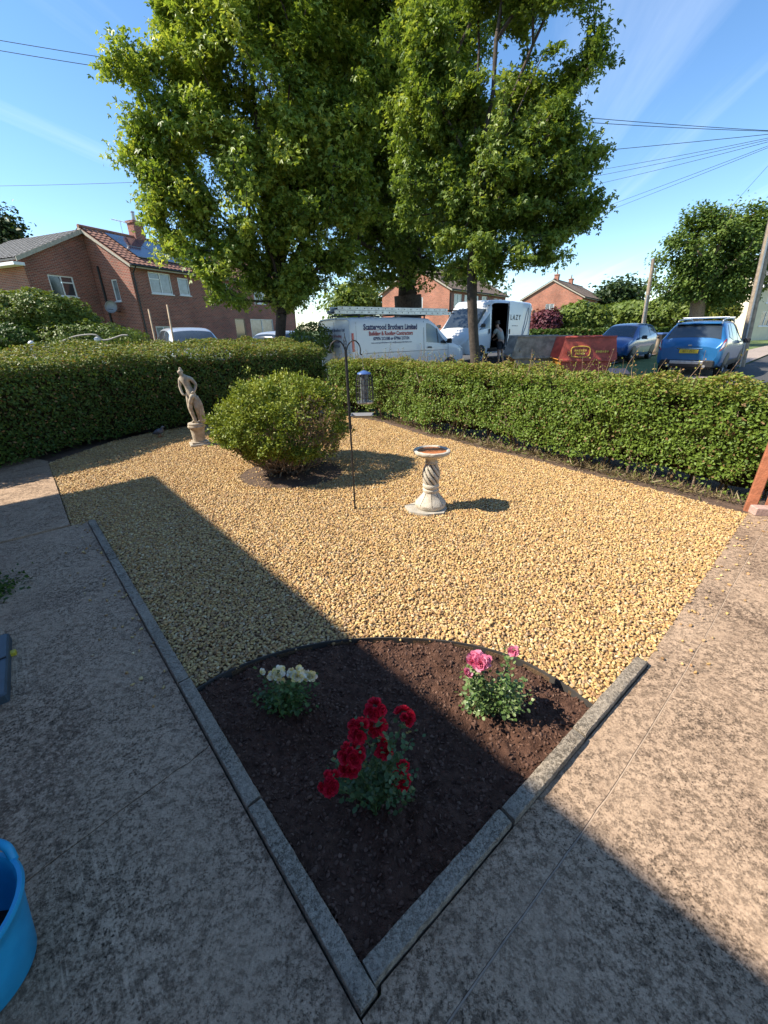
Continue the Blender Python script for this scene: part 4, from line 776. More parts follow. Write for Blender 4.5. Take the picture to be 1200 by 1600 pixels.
# ================================================================== VEHICLES
class Body:
    def __init__(s, st, n=5):
        X = np.array([q_[0] for q_ in st]); s.sx = X; sec = []
        for (x, w, zb, zs, zbelt, wt, zt) in st:
            sec.append([(0, zb), (.82 * w, zb), (.965 * w, zb + .09), (w, zs), (.985 * w, zbelt), ((.985 * w + wt) / 2 + .012, (zbelt + zt) / 2), (wt, zt - .055), (.62 * wt, zt - .004), (0, zt + .008)])
        A = np.array([[(x, *p) for p in q_] for x, q_ in zip(X, sec)])            # stations x 9 x 3
        s.A = A; flat = A.reshape(len(A), -1); s.D = catmull(flat, n).reshape(-1, 9, 3); s.n = n
    def at(s, x, t):
        xs = s.D[:, 0, 0]; t0 = min(int(t), 7); f = t - t0
        def c(k): return np.array([np.interp(x, xs, s.D[:, k, 0]), np.interp(x, xs, s.D[:, k, 1]), np.interp(x, xs, s.D[:, k, 2])])
        p0, p1, p2, p3 = c(max(t0 - 1, 0)), c(t0), c(t0 + 1), c(min(t0 + 2, 8)); q_ = .5 * (2 * p1 + (p2 - p0) * f + (2 * p0 - 5 * p1 + 4 * p2 - p3) * f * f + (3 * p1 - p0 - 3 * p2 + p3) * f ** 3); q_[0] = x; return q_
    def nrm(s, x, t):
        e = .02; a = s.at(x + e, t) - s.at(x - e, t); b = s.at(x, min(t + e, 8)) - s.at(x, max(t - e, 0)); n_ = np.cross(a, b); n_ = n_ / (np.linalg.norm(n_) + 1e-9)
        p = s.at(x, t); c = np.array([0, 0, .8]); 
        if n_ @ (np.array([0, p[1], p[2]]) - np.array([0, 0, .75])) + n_[0] * np.sign(x) * .2 < 0: n_ = -n_
        return n_
    def body(s, mat, par, hole=None, name='body'):
        ts = [0, .5, 1, 1.5, 2, 2.33, 2.66, 3, 3.33, 3.66, 4, 4.5, 5, 5.5, 5.8, 6, 6.3, 6.7, 7, 7.5, 8]; xs = s.D[:, 0, 0]; b = MB(); nT = len(ts)
        half = np.array([[s.at(x, t) for t in ts] for x in xs])
        for sg in (1, -1):
            o_ = len(b.v); b.v += [(p[0], p[1] * sg, p[2]) for r_ in half for p in r_]
            for i in range(len(xs) - 1):
                for k in range(nT - 1):
                    if hole and hole[0] == sg and hole[1] < (xs[i] + xs[i + 1]) / 2 < hole[2] and hole[3] < (ts[k] + ts[k + 1]) / 2 < hole[4]: continue
                    q_ = (o_ + i * nT + k, o_ + (i + 1) * nT + k, o_ + (i + 1) * nT + k + 1, o_ + i * nT + k + 1); b.f.append(q_ if sg > 0 else q_[::-1]); b.m.append(0)
            for i in (0, len(xs) - 1):
                r_ = [(p[0], p[1] * sg, p[2]) for p in half[i]]; c_ = len(b.v); b.v += r_; b.f.append(tuple(range(c_, c_ + nT))); b.m.append(0)
        return b.build(name, mat, par, None, True, 38)
    def patch(s, name, mat, par, xt, sides=(1,), off=.006, nu=8, nv=5, mid=False, obj=True):
        """xt: four (x, t) corners: bl, br, tr, tl"""
        b = MB()
        for sg in sides:
            def fn(u, v):
                x = (xt[0][0] * (1 - u) + xt[1][0] * u) * (1 - v) + (xt[3][0] * (1 - u) + xt[2][0] * u) * v; t = (xt[0][1] * (1 - u) + xt[1][1] * u) * (1 - v) + (xt[3][1] * (1 - u) + xt[2][1] * u) * v
                p = s.at(x, t) + s.nrm(x, t) * off; return (p[0], p[1] * sg, p[2])
            b.grid(fn, nu, nv)
        return b.build(name, mat, par, None, True)
def wheel(par, x, y, r, w=.2, sp=5):
    sg = 1 if y > 0 else -1; t = MB(); pr = [(r * .62, -w / 2), (r * .93, -w / 2), (r, -w * .36), (r, w * .36), (r * .93, w / 2), (r * .62, w / 2)]
    vs = []; n = 28
    for (rr, yy) in pr: vs += [(x + rr * math.cos(2 * math.pi * k / n), y + yy * sg, r + rr * math.sin(2 * math.pi * k / n)) for k in range(n)]
    t.add(vs, [(i * n + k, i * n + (k + 1) % n, (i + 1) * n + (k + 1) % n, (i + 1) * n + k) for i in range(5) for k in range(n)]); wh = t.build('wheel', 'rubber', par, None, True, 40)
    b = MB(); m = 2 * n; rr = r * .64; yy = y + sg * (w / 2 - .03)
    b.add([(x, yy - .02 * sg, r)] + [(x + rr * math.cos(2 * math.pi * k / n), yy - .025 * sg, r + rr * math.sin(2 * math.pi * k / n)) for k in range(n)], [(0, 1 + k, 1 + (k + 1) % n) for k in range(n)])
    b.build('rim', 'black_plastic', wh); b = MB()
    for k in range(sp):
        a = 2 * math.pi * k / sp + .3; d_ = np.array([math.cos(a), 0, math.sin(a)]); q_ = np.array([-math.sin(a), 0, math.cos(a)]); c = np.array([x, yy, r])
        b.add([c + d_ * .03 + q_ * .035, c + d_ * .03 - q_ * .035, c + d_ * rr - q_ * .025, c + d_ * rr + q_ * .025], [(0, 1, 2, 3)])
    b.tube([(x + rr * math.cos(2 * math.pi * k / n), yy, r + rr * math.sin(2 * math.pi * k / n)) for k in range(n + 1)], .016, 5); b.build('spokes', 'alu', wh)
def arch(B, par, x, sg, r, zc):  # flat dark disc on the body side, painted shade for the wheel hollow
    b = MB(); n = 22; pts = []
    for k in range(n + 1):
        a = math.pi * (-.12 + 1.24 * k / n); px_, pz_ = x + r * math.cos(a), zc + r * math.sin(a)
        lo, hi = 1.3, 4.0
        for _ in range(18):
            m_ = (lo + hi) / 2; 
            if B.at(px_, m_)[2] < pz_: lo = m_
            else: hi = m_
        p = B.at(px_, lo); pts.append((px_, (p[1] + .008) * sg, pz_))
    c = (x, (max(abs(p[1]) for p in pts)) * sg, zc); b.add([c] + pts, [(0, k + 1, k + 2) for k in range(n)] if sg > 0 else [(0, k + 2, k + 1) for k in range(n)]); b.build('arch_shade_disc', 'black_plastic', par)
def mirror(par, x, y, z, mat):
    sg = 1 if y > 0 else -1; b = MB(); b.cbox((x, y + sg * .12, z), (.10, .20, .15), .03); m = b.build('wing_mirror', mat, par, None, True, 30); b = MB(); b.tube([(x, y - sg * .03, z - .03), (x, y + sg * .05, z - .02)], .02, 6); b.build('bracket', 'black_plastic', m)
def face_M(p, n, xdir):
    n = Vector(fnum(*n)).normalized(); x = Vector(fnum(*xdir)); x = (x - n * x.dot(n)).normalized(); y = n.cross(x); return Matrix(((x.x, y.x, n.x, p[0]), (x.y, y.y, n.y, p[1]), (x.z, y.z, n.z, p[2]), (0, 0, 0, 1)))
def quad_on(name, mat, par, p, n, xdir, w, h, th=.01):
    M_ = face_M(p, n, xdir); b = MB(); b.add([tuple(M_ @ Vector((sx * w / 2, sy * h / 2, z))) for z in (0, th) for sx, sy in ((-1, -1), (1, -1), (1, 1), (-1, 1))], [(3, 2, 1, 0), (4, 5, 6, 7), (0, 1, 5, 4), (1, 2, 6, 5), (2, 3, 7, 6), (3, 0, 4, 7)]); return b.build(name, mat, par)

SUV = [(-2.20, .76, .50, .66, .86, .66, .95), (-2.14, .87, .38, .70, 1.02, .76, 1.12), (-2.02, .905, .34, .70, 1.09, .72, 1.34), (-1.78, .915, .30, .70, 1.10, .66, 1.60), (-1.35, .92, .28, .70, 1.09, .655, 1.69), (-.3, .92, .28, .70, 1.05, .65, 1.70), (.45, .92, .28, .70, 1.02, .64, 1.61), (1.0, .92, .28, .70, 1.0, .68, 1.30), (1.35, .91, .28, .70, 1.0, .78, 1.07), (1.8, .88, .30, .68, .92, .74, .98), (2.10, .79, .33, .62, .78, .66, .84), (2.2, .62, .42, .58, .66, .5, .70)]
HATCH = [(-1.86, .70, .36, .55, .80, .60, .88), (-1.80, .79, .29, .6, .97, .64, 1.10), (-1.64, .83, .25, .6, 1.0, .60, 1.40), (-1.25, .845, .22, .6, .99, .59, 1.51), (-.35, .85, .2, .6, .95, .59, 1.53), (.35, .85, .2, .6, .92, .58, 1.45), (.78, .85, .2, .6, .92, .62, 1.20), (1.15, .84, .2, .6, .91, .70, .98), (1.5, .81, .22, .58, .82, .66, .88), (1.78, .72, .26, .52, .68, .58, .74), (1.87, .58, .34, .48, .58, .46, .63)]
def suv(name, label, loc, heading, paint, group=None, rack=True, detail=True):
    t = thing(name, label, 'car', (*loc, tz(*loc) + .004 + (.008 if False else 0)), math.atan2(heading[1], heading[0]), group); B = Body(SUV); bd = B.body(paint, t)
    B.patch('rear_window', 'glass_dark', t, [(-2.10, 6.05), (-2.10, 8), (-1.74, 8), (-1.80, 6.15)], (1, -1), nv=6); B.patch('windscreen', 'glass_dark', t, [(1.27, 6.15), (1.27, 8), (.52, 8), (.56, 6.15)], (1, -1))
    for sg in (1, -1):
        for q_ in ([(-1.62, 4.35), (-1.12, 4.15), (-1.12, 5.75), (-1.42, 5.7)], [(-1.05, 4.12), (-.20, 4.12), (-.20, 5.8), (-1.05, 5.75)], [(-.12, 4.12), (.98, 4.12), (.55, 5.7), (-.12, 5.8)]): B.patch('side_window', 'glass_dark', t, q_, (sg,))
        for x in (-1.33, 1.36): wheel(t, x, .80 * sg, .345, .22); arch(B, t, x, sg, .41, .345)
        mirror(t, .80, .93 * sg, 1.06, 'black_plastic'); B.patch('rear_lamp', 'lamp_red', t, [(-2.185, 3.55), (-1.98, 3.6), (-2.0, 4.45), (-2.14, 4.75)], (sg,), .014); B.patch('lamp_lens', 'lamp_clear', t, [(-2.18, 3.7), (-2.13, 3.7), (-2.11, 4.3), (-2.15, 4.3)], (sg,), .02)
        B.patch('headlamp', 'lamp_clear', t, [(1.85, 3.9), (2.12, 3.7), (2.08, 4.1), (1.8, 4.4)], (sg,), .01)
        B.patch('sill_trim', 'black_plastic', t, [(-1.0, 1.6), (1.0, 1.6), (1.0, 2.4), (-1.0, 2.4)], (sg,), .008)
        B.patch('door_handle', paint, t, [(-.55, 3.75), (-.38, 3.75), (-.38, 3.85), (-.55, 3.85)], (sg,), .03)
        if rack:
            b = MB(); b.tube(catmull([(-1.7, .60 * sg, 1.645), (-1.55, .60 * sg, 1.73), (-.2, .60 * sg, 1.765), (.35, .59 * sg, 1.69), (.5, .58 * sg, 1.62)], 5), .018, 7); b.build('roof_rail', 'alu', t, None, True)
    b = MB(); b.cbox((-2.17, 0, .44), (.12, 1.5, .20), .03); b.build('rear_bumper_trim', 'black_plastic', t); b = MB(); b.cbox((-2.225, 0, .47), (.03, .95, .10), .02); b.build('skid_plate', 'alu', t)
    b = MB(); b.cbox((-1.77, 0, 1.625), (.26, 1.22, .035), .015); b.build('spoiler', paint, t, None, True, 30)
    pl = quad_on('number_plate', 'plate_yellow', t, (-2.222, 0, .80), (-1, 0, .06), (0, -1, 0), .52, .115)
    tag(text_obj('plate_text', 'BJ11 ZLC', .085, 'ink_black', pl, face_M((-2.2345, 0, .80), (-1, 0, .06), (0, -1, 0)), sx=1.0), kind='stuff')
    quad_on('plate_strip', 'chrome', t, (-2.205, 0, .885), (-1, 0, .2), (0, -1, 0), .7, .03); b = MB(); b.tube([(-2.235, -.05, .99), (-2.235, .05, .99)], .025, 8); b.build('badge', 'chrome', t)
    for y in (-.5, .5): b = MB(); b.tube([(-2.1, y, .36), (-2.25, y, .355)], .045, 10); b.build('exhaust', 'alu', t)
    if rack:
        for x in (-1.05, .05): b = MB(); b.tube([(x, -.64, 1.80), (x, .64, 1.80)], .02, 6); b.tube([(x, -.60, 1.745), (x, -.60, 1.80)], .02, 6); b.tube([(x, .60, 1.745), (x, .60, 1.80)], .02, 6); b.build('roof_bar', 'alu', t)
    b = MB(); b.box((-.4, 0, .32), (3.4, 1.3, .10)); b.build('underbody', 'black_plastic', t)
    return t
def hatch(name, label, loc, heading, paint, sc=1.0):
    t = thing(name, label, 'car', (*loc, tz(*loc) + .004), math.atan2(heading[1], heading[0])); t.scale = (sc,) * 3; B = Body(HATCH); B.body(paint, t)
    B.patch('windscreen', 'glass_dark', t, [(1.10, 6.1), (1.10, 8), (.40, 8), (.44, 6.1)], (1, -1)); B.patch('rear_window', 'glass_dark', t, [(-1.78, 6.1), (-1.78, 8), (-1.62, 8), (-1.64, 6.1)], (1, -1))
    for sg in (1, -1):
        for q_ in ([(-1.45, 4.4), (-.62, 4.15), (-.62, 5.75), (-1.25, 5.65)], [(-.55, 4.12), (.82, 4.12), (.42, 5.65), (-.55, 5.75)]): B.patch('side_window', 'glass_dark', t, q_, (sg,))
        for x in (-1.22, 1.24): wheel(t, x, .745 * sg, .295, .18); arch(B, t, x, sg, .36, .295)
        mirror(t, .66, .86 * sg, .97, 'black_plastic'); B.patch('headlamp', 'lamp_clear', t, [(1.52, 4.1), (1.76, 3.85), (1.70, 4.5), (1.42, 4.95)], (sg,), .012); B.patch('rear_lamp', 'lamp_red', t, [(-1.82, 4.1), (-1.66, 4.1), (-1.64, 4.9), (-1.78, 4.9)], (sg,), .012)
        B.patch('door_handle', paint, t, [(-.42, 3.75), (-.26, 3.75), (-.26, 3.88), (-.42, 3.88)], (sg,), .03)
    b = MB(); b.cbox((1.84, 0, .36), (.10, .9, .12), .02); b.build('lower_grille', 'black_plastic', t); quad_on('number_plate', 'post_white', t, (1.895, 0, .46), (1, 0, .1), (0, 1, 0), .5, .11); b = MB(); b.cbox((1.865, 0, .62), (.05, .5, .05), .01); b.build('grille', 'black_plastic', t)
    b = MB(); b.box((0, 0, .26), (2.9, 1.2, .10)); b.build('underbody', 'black_plastic', t)
    return t
kh = np.array([.72, .69]); kh /= np.linalg.norm(kh); rr_ = G(1118, 593, .02)[:2]; kc = rr_ + kh * 2.1 + np.array([-kh[1], kh[0]]) * .90
suv('parked_car', 'bright blue estate car with roof bars seen from behind', kc, kh, 'paint_blue')
yh = np.array([-.73, -.68]); yh /= np.linalg.norm(yh); yfw = G(983, 573, .03)[:2]; yc = yfw - yh * 1.24 - np.array([-yh[1], yh[0]]) * .8
hatch('parked_car', 'dark blue hatchback parked behind the red skip', yc, yh, 'paint_navy')
suv('parked_car', 'silver car with roof rails outside the left brick house', (-6.6, 15.3), np.array([.55, -.83]), 'paint_silver', rack=False)
hatch('parked_car', 'silver car half hidden by the small maple trunk', (-3.5, 17.6), np.array([.45, .89]), 'paint_silver', .95)

# ---- white builders' van with ladder
VAN = [(-2.48, .93, .40, .8, 1.15, .87, 1.90), (-2.44, .965, .34, .8, 1.2, .89, 1.95), (-1.5, .985, .32, .8, 1.2, .90, 1.97), (.3, .985, .32, .8, 1.2, .89, 1.96), (.75, .985, .32, .8, 1.18, .86, 1.88), (1.3, .98, .32, .8, 1.15, .83, 1.52), (1.78, .96, .32, .8, 1.10, .84, 1.19), (2.15, .91, .34, .75, 1.0, .80, 1.06), (2.40, .77, .38, .7, .84, .66, .9), (2.49, .6, .44, .6, .7, .5, .74)]
vh = np.array([.80, .60]); vl = np.array([-vh[1], vh[0]]); rc_ = YD(551, 520, 12.7)[:2]; vc = rc_ + vh * 2.46 + vl * .98
v1 = thing('white_van', 'white builders van carrying a ladder with navy lettering on its side', 'van', (*vc, tz(*vc) + .012), math.atan2(vh[1], vh[0])); B = Body(VAN); B.body('van_white', v1)
B.patch('windscreen', 'glass_dark', v1, [(1.72, 6.1), (1.72, 8), (.82, 8), (.86, 6.1)], (1, -1))
for sg in (1, -1):
    B.patch('side_window', 'glass_dark', v1, [(.42, 4.08), (1.40, 4.05), (.95, 5.5), (.42, 5.6)], (sg,)); mirror(v1, 1.35, .98 * sg, 1.25, 'black_plastic')
    B.patch('window_divider', 'black_plastic', v1, [(.93, 4.08), (.97, 4.08), (.93, 5.55), (.89, 5.55)], (sg,), .011)
    for x in (-1.45, 1.55): wheel(v1, x, .86 * sg, .33, .22, 7); arch(B, v1, x, sg, .40, .33)
    B.patch('headlamp', 'lamp_clear', v1, [(2.0, 4.0), (2.38, 3.8), (2.3, 4.5), (1.9, 4.9)], (sg,), .012)
    B.patch('tail_lamp', 'lamp_red', v1, [(-2.475, 3.6), (-2.40, 3.6), (-2.40, 4.9), (-2.475, 4.9)], (sg,), .012)
    B.patch('door_gap', 'black_plastic', v1, [(.30, 2.4), (.315, 2.4), (.315, 5.8), (.30, 5.8)], (sg,), .004); B.patch('door_gap', 'black_plastic', v1, [(1.42, 2.4), (1.435, 2.4), (1.435, 4.0), (1.42, 4.0)], (sg,), .004)
    B.patch('crease_shade_line', 'ink_grey', v1, [(-2.0, 3.42), (.28, 3.42), (.28, 3.47), (-2.0, 3.47)], (sg,), .004); B.patch('crease_shade_line', 'ink_grey', v1, [(.34, 3.42), (1.4, 3.42), (1.4, 3.47), (.34, 3.47)], (sg,), .004)  # thin grey strips: shade line of a pressed crease drawn as colour
    B.patch('door_handle', 'black_plastic', v1, [(.45, 3.62), (.64, 3.62), (.64, 3.74), (.45, 3.74)], (sg,), .025); B.patch('sill_trim', 'black_plastic', v1, [(-1.0, 1.9), (1.1, 1.9), (1.1, 2.25), (-1.0, 2.25)], (sg,), .008)
    B.patch('panel_gap', 'ink_grey', v1, [(-2.32, 2.6), (-2.31, 2.6), (-2.31, 5.7), (-2.32, 5.7)], (sg,), .004)
def side_text(v, B, s, x, t, size, mat, sg=-1, bold=0.0, sx=1.0, align='CENTER'):
    p = B.at(x, t); n_ = B.nrm(x, t); p = np.array([p[0], p[1] * sg, p[2]]); n_ = np.array([0, abs(n_[1]) * sg, n_[2]]); n_ /= np.linalg.norm(n_); p = p + n_ * .006
    return text_obj('lettering', s, size, mat, v, face_M(p, n_, (1, 0, 0) if sg < 0 else (-1, 0, 0)), align, bold, sx)
side_text(v1, B, 'Scattergood Brothers Limited', -1.02, 5.28, .205, 'ink_navy', bold=.007, sx=.84)
side_text(v1, B, 'Building & Roofing Contractors', -1.02, 4.80, .16, 'ink_red', bold=.005, sx=.84)
side_text(v1, B, '07976 212188 or 07966 217154', -1.02, 4.43, .125, 'ink_navy', bold=.004, sx=.86)
side_text(v1, B, 'www.scattergoodbrothers.co.uk  info@scattergoodbrothers.co.uk', -1.02, 4.15, .062, 'ink_navy', sx=.95)
B.patch('rule_line', 'ink_red', v1, [(-2.05, 5.07), (.02, 5.07), (.02, 5.10), (-2.05, 5.10)], (-1,), .005)
for i, (s_, z, sz2, m_) in enumerate((('Scattergood Brothers Ltd', 1.62, .115, 'ink_navy'), ('Building & Roofing', 1.46, .11, 'ink_red'), ('07976 212188', 1.30, .10, 'ink_navy'), ('07966 217154', 1.17, .10, 'ink_navy'))):
    text_obj('rear_lettering', s_, sz2, m_, v1, face_M((-2.492, 0, z), (-1, 0, 0), (0, -1, 0)), bold=.001)
quad_on('rear_door_gap', 'ink_grey', v1, (-2.482, 0, 1.15), (-1, 0, 0), (0, -1, 0), .012, 1.4, .003); quad_on('number_plate', 'plate_yellow', v1, (-2.483, -.35, .72), (-1, 0, 0), (0, -1, 0), .52, .11)
for x in (-2.1, -.75, .45):
    b = MB(); b.tube([(x, -.84, 2.022), (x, .84, 2.022)], .022, 6); b.tube([(x, -.80, 1.93), (x, -.80, 2.022)], .025, 6); b.tube([(x, .80, 1.93), (x, .80, 2.022)], .025, 6); b.build('roof_bar', 'black_plastic', v1)
lo = np.array([*vc, tz(*vc) + .012]); ld = thing('ladder', 'long aluminium ladder strapped on the builders van roof', 'ladder', (*vc, tz(*vc) + .012 + 2.045), math.atan2(vh[1], vh[0]))
for k, (zz, x0_, x1_) in enumerate(((.05, -2.85, 1.75), (.148, -2.75, 1.6))):
    for y in (-.70, -.28): b = MB(); b.cbox(((x0_ + x1_) / 2, y, zz), (x1_ - x0_, .035, .095), .008); b.build('stile', 'alu', ld)
    for i in range(19): b = MB(); xr = x0_ + .15 + i * .255; b.tube([(xr, -.725, zz), (xr, -.26, zz)], .017, 6); b.build('rung', 'iron' if False else 'black_plastic', ld)
# ---- tall white van with open side door
VN2 = [(-2.70, .97, .42, .9, 1.4, .92, 2.45), (-2.65, 1.0, .36, .9, 1.4, .95, 2.50), (-1.0, 1.02, .36, .9, 1.4, .95, 2.53), (.55, 1.02, .36, .9, 1.4, .94, 2.52), (1.0, 1.02, .36, .9, 1.38, .91, 2.42), (1.4, 1.02, .36, .9, 1.36, .87, 2.02), (2.05, 1.0, .36, .9, 1.28, .86, 1.40), (2.4, .97, .36, .8, 1.08, .82, 1.17), (2.62, .86, .38, .7, .9, .7, .98), (2.70, .68, .45, .6, .74, .5, .8)]
h2 = np.array([-.69, -.72]); h2 /= np.linalg.norm(h2); l2 = np.array([-h2[1], h2[0]]); Pn = YD(735, 530, 18.2)[:2]; vc2 = Pn - h2 * 2.6 - l2 * 1.0
v2 = thing('white_van', 'tall white van with open side door and LAZY lettering', 'van', (*vc2, tz(*vc2) + .012), math.atan2(h2[1], h2[0])); B2 = Body(VN2, 8); B2.body('van_white', v2, (1, -.28, 1.0, 2.1, 5.85))
b = MB(); b.box((-.6, 0, .50), (3.4, 1.85, .06)); b.build('cargo_floor', 'van_shade_dark', v2); b = MB(); b.box((1.12, 0, 1.4), (.04, 1.8, 1.8)); b.build('bulkhead', 'van_shade_dark', v2); b = MB(); b.box((-.6, -.88, 1.4), (3.4, .05, 1.75)); b.build('dark_lining', 'van_shade_dark', v2); b = MB(); b.box((-2.45, 0, 1.4), (.05, 1.75, 1.8)); b.build('rear_lining', 'van_shade_dark', v2); b = MB(); b.box((-.7, 0, 2.40), (3.3, 1.5, .04)); b.build('roof_lining', 'van_shade_dark', v2)  # linings coloured near-black to paint in the shade of the open cavity
B2.patch('windscreen', 'glass_dark', v2, [(2.02, 6.1), (2.02, 8), (1.22, 8), (1.28, 6.1)], (1, -1))
for sg in (1, -1):
    B2.patch('side_window', 'glass_dark', v2, [(1.12, 4.05), (1.95, 4.05), (1.55, 5.2), (1.12, 5.3)], (sg,)); mirror(v2, 1.9, 1.02 * sg, 1.5, 'black_plastic')
    for x in (-1.75, 1.75): wheel(v2, x, .90 * sg, .34, .22, 7); arch(B2, v2, x, sg, .41, .34)
    B2.patch('headlamp', 'lamp_clear', v2, [(2.3, 4.0), (2.6, 3.8), (2.5, 4.6), (2.15, 4.9)], (sg,), .012); B2.patch('sill_trim', 'black_plastic', v2, [(-1.2, 2.0), (1.2, 2.0), (1.2, 2.4), (-1.2, 2.4)], (sg,), .008); B2.patch('door_handle', 'black_plastic', v2, [(1.14, 3.6), (1.24, 3.6), (1.24, 4.0), (1.14, 4.0)], (sg,), .025)
B2.patch('sliding_door', 'van_white', v2, [(-1.72, 2.5), (-.40, 2.5), (-.40, 5.9), (-1.72, 5.9)], (1,), .06); B2.patch('door_edge', 'black_plastic', v2, [(-.40, 2.5), (-.37, 2.5), (-.37, 5.9), (-.40, 5.9)], (1,), .04); B2.patch('door_pull', 'black_plastic', v2, [(-.58, 3.5), (-.48, 3.5), (-.48, 3.9), (-.58, 3.9)], (1,), .075)
B2.patch('slide_rail', 'black_plastic', v2, [(-2.5, 3.30), (-1.74, 3.30), (-1.74, 3.36), (-2.5, 3.36)], (1,), .012)
def st2(s, x, t, size, mat, **k):
    o = side_text(v2, B2, s, x, t, size, mat, 1, **k); o.data.transform(Matrix.Translation((0, .062, 0))); return o
st2('L A Z Y', -1.02, 4.75, .30, 'ink_black', bold=.006)
for x0_, x1_ in ((-1.32, -1.20), (-1.17, -1.02), (-.99, -.90), (-.87, -.72)): B2.patch('worn_lettering', 'ink_grey', v2, [(x0_, 4.12), (x1_, 4.12), (x1_, 4.18), (x0_, 4.18)], (1,), .064, 2, 1)
b = MB(); pts = [B2.at(x, t) + np.array([0, .012, 0]) for x, t in ((-1.80, 2.9), (-1.95, 3.6), (-2.1, 4.4), (-2.25, 5.3), (-2.38, 5.55), (-2.42, 5.0), (-2.30, 4.2), (-2.05, 3.5), (-1.86, 2.9))]; b.tube(catmull(pts, 4), .014, 4); b.build('leaf_emblem', 'ink_grey', v2)

# ---- man at the van door
mp_ = Pn - h2 * 1.95 + l2 * .35; man = thing('person', 'man in grey shirt and dark shorts leaning in at the open van door', 'person', (*mp_, tz(*mp_) + .010), math.atan2(-l2[1], -l2[0]))
# local +x faces the van
PNd = [((0, 0, .92), (.15, .13)), ((.02, 0, 1.05), (.145, .115)), ((.09, 0, 1.22), (.165, .12)), ((.17, 0, 1.38), (.15, .10)), ((.22, 0, 1.46), .055), ((.27, 0, 1.53), (.085, .08)), ((.30, 0, 1.62), (.095, .085)), ((.30, 0, 1.69), .06),
       ((.18, .19, 1.37), .062), ((.30, .24, 1.12), .046), ((.50, .20, 1.02), .036), ((.57, .18, 1.0), .038), ((.18, -.19, 1.37), .062), ((.28, -.25, 1.10), .046), ((.46, -.2, .98), .036), ((.53, -.18, .96), .038),
       ((0, .10, .85), .098), ((.03, .11, .48), .060), ((-.03, .11, .10), .042), ((.0, .115, .045), .045), ((.13, .12, .035), .036), ((0, -.10, .85), .098), ((-.02, -.11, .48), .060), ((-.10, -.11, .10), .042), ((-.07, -.115, .045), .045), ((.06, -.12, .035), .036)]
PE = [(0, 1), (1, 2), (2, 3), (3, 4), (4, 5), (5, 6), (6, 7), (3, 8), (8, 9), (9, 10), (10, 11), (3, 12), (12, 13), (13, 14), (14, 15), (0, 16), (16, 17), (17, 18), (18, 19), (19, 20), (0, 21), (21, 22), (22, 23), (23, 24), (24, 25)]
skin_obj('body', PNd, PE, 'skin', man)
skin_obj('shirt', [((.0, 0, .92), (.172, .15)), ((.02, 0, 1.05), (.165, .135)), ((.09, 0, 1.22), (.185, .14)), ((.17, 0, 1.385), (.165, .115)), ((.18, .20, 1.37), .08), ((.25, .235, 1.22), .075), ((.18, -.20, 1.37), .08), ((.245, -.235, 1.2), .075)], [(0, 1), (1, 2), (2, 3), (3, 4), (4, 5), (3, 6), (6, 7)], 'shirt_grey', man)
skin_obj('shorts', [((0, 0, .95), (.168, .145)), ((0, .11, .82), .122), ((.02, .12, .56), .095), ((0, -.11, .82), .122), ((-.01, -.12, .56), .095)], [(0, 1), (1, 2), (0, 3), (3, 4)], 'shorts_dark', man)
skin_obj('hair', [((.285, 0, 1.655), (.10, .092)), ((.25, 0, 1.60), .075), ((.29, 0, 1.71), .055)], [(0, 1), (0, 2)], 'hair', man)
for y, x in ((.115, .0), (-.115, -.07)): b = MB(); b.cbox((x + .05, y, .045), (.28, .10, .09), .025); b.build('shoe', 'shoe', man, None, True, 40)

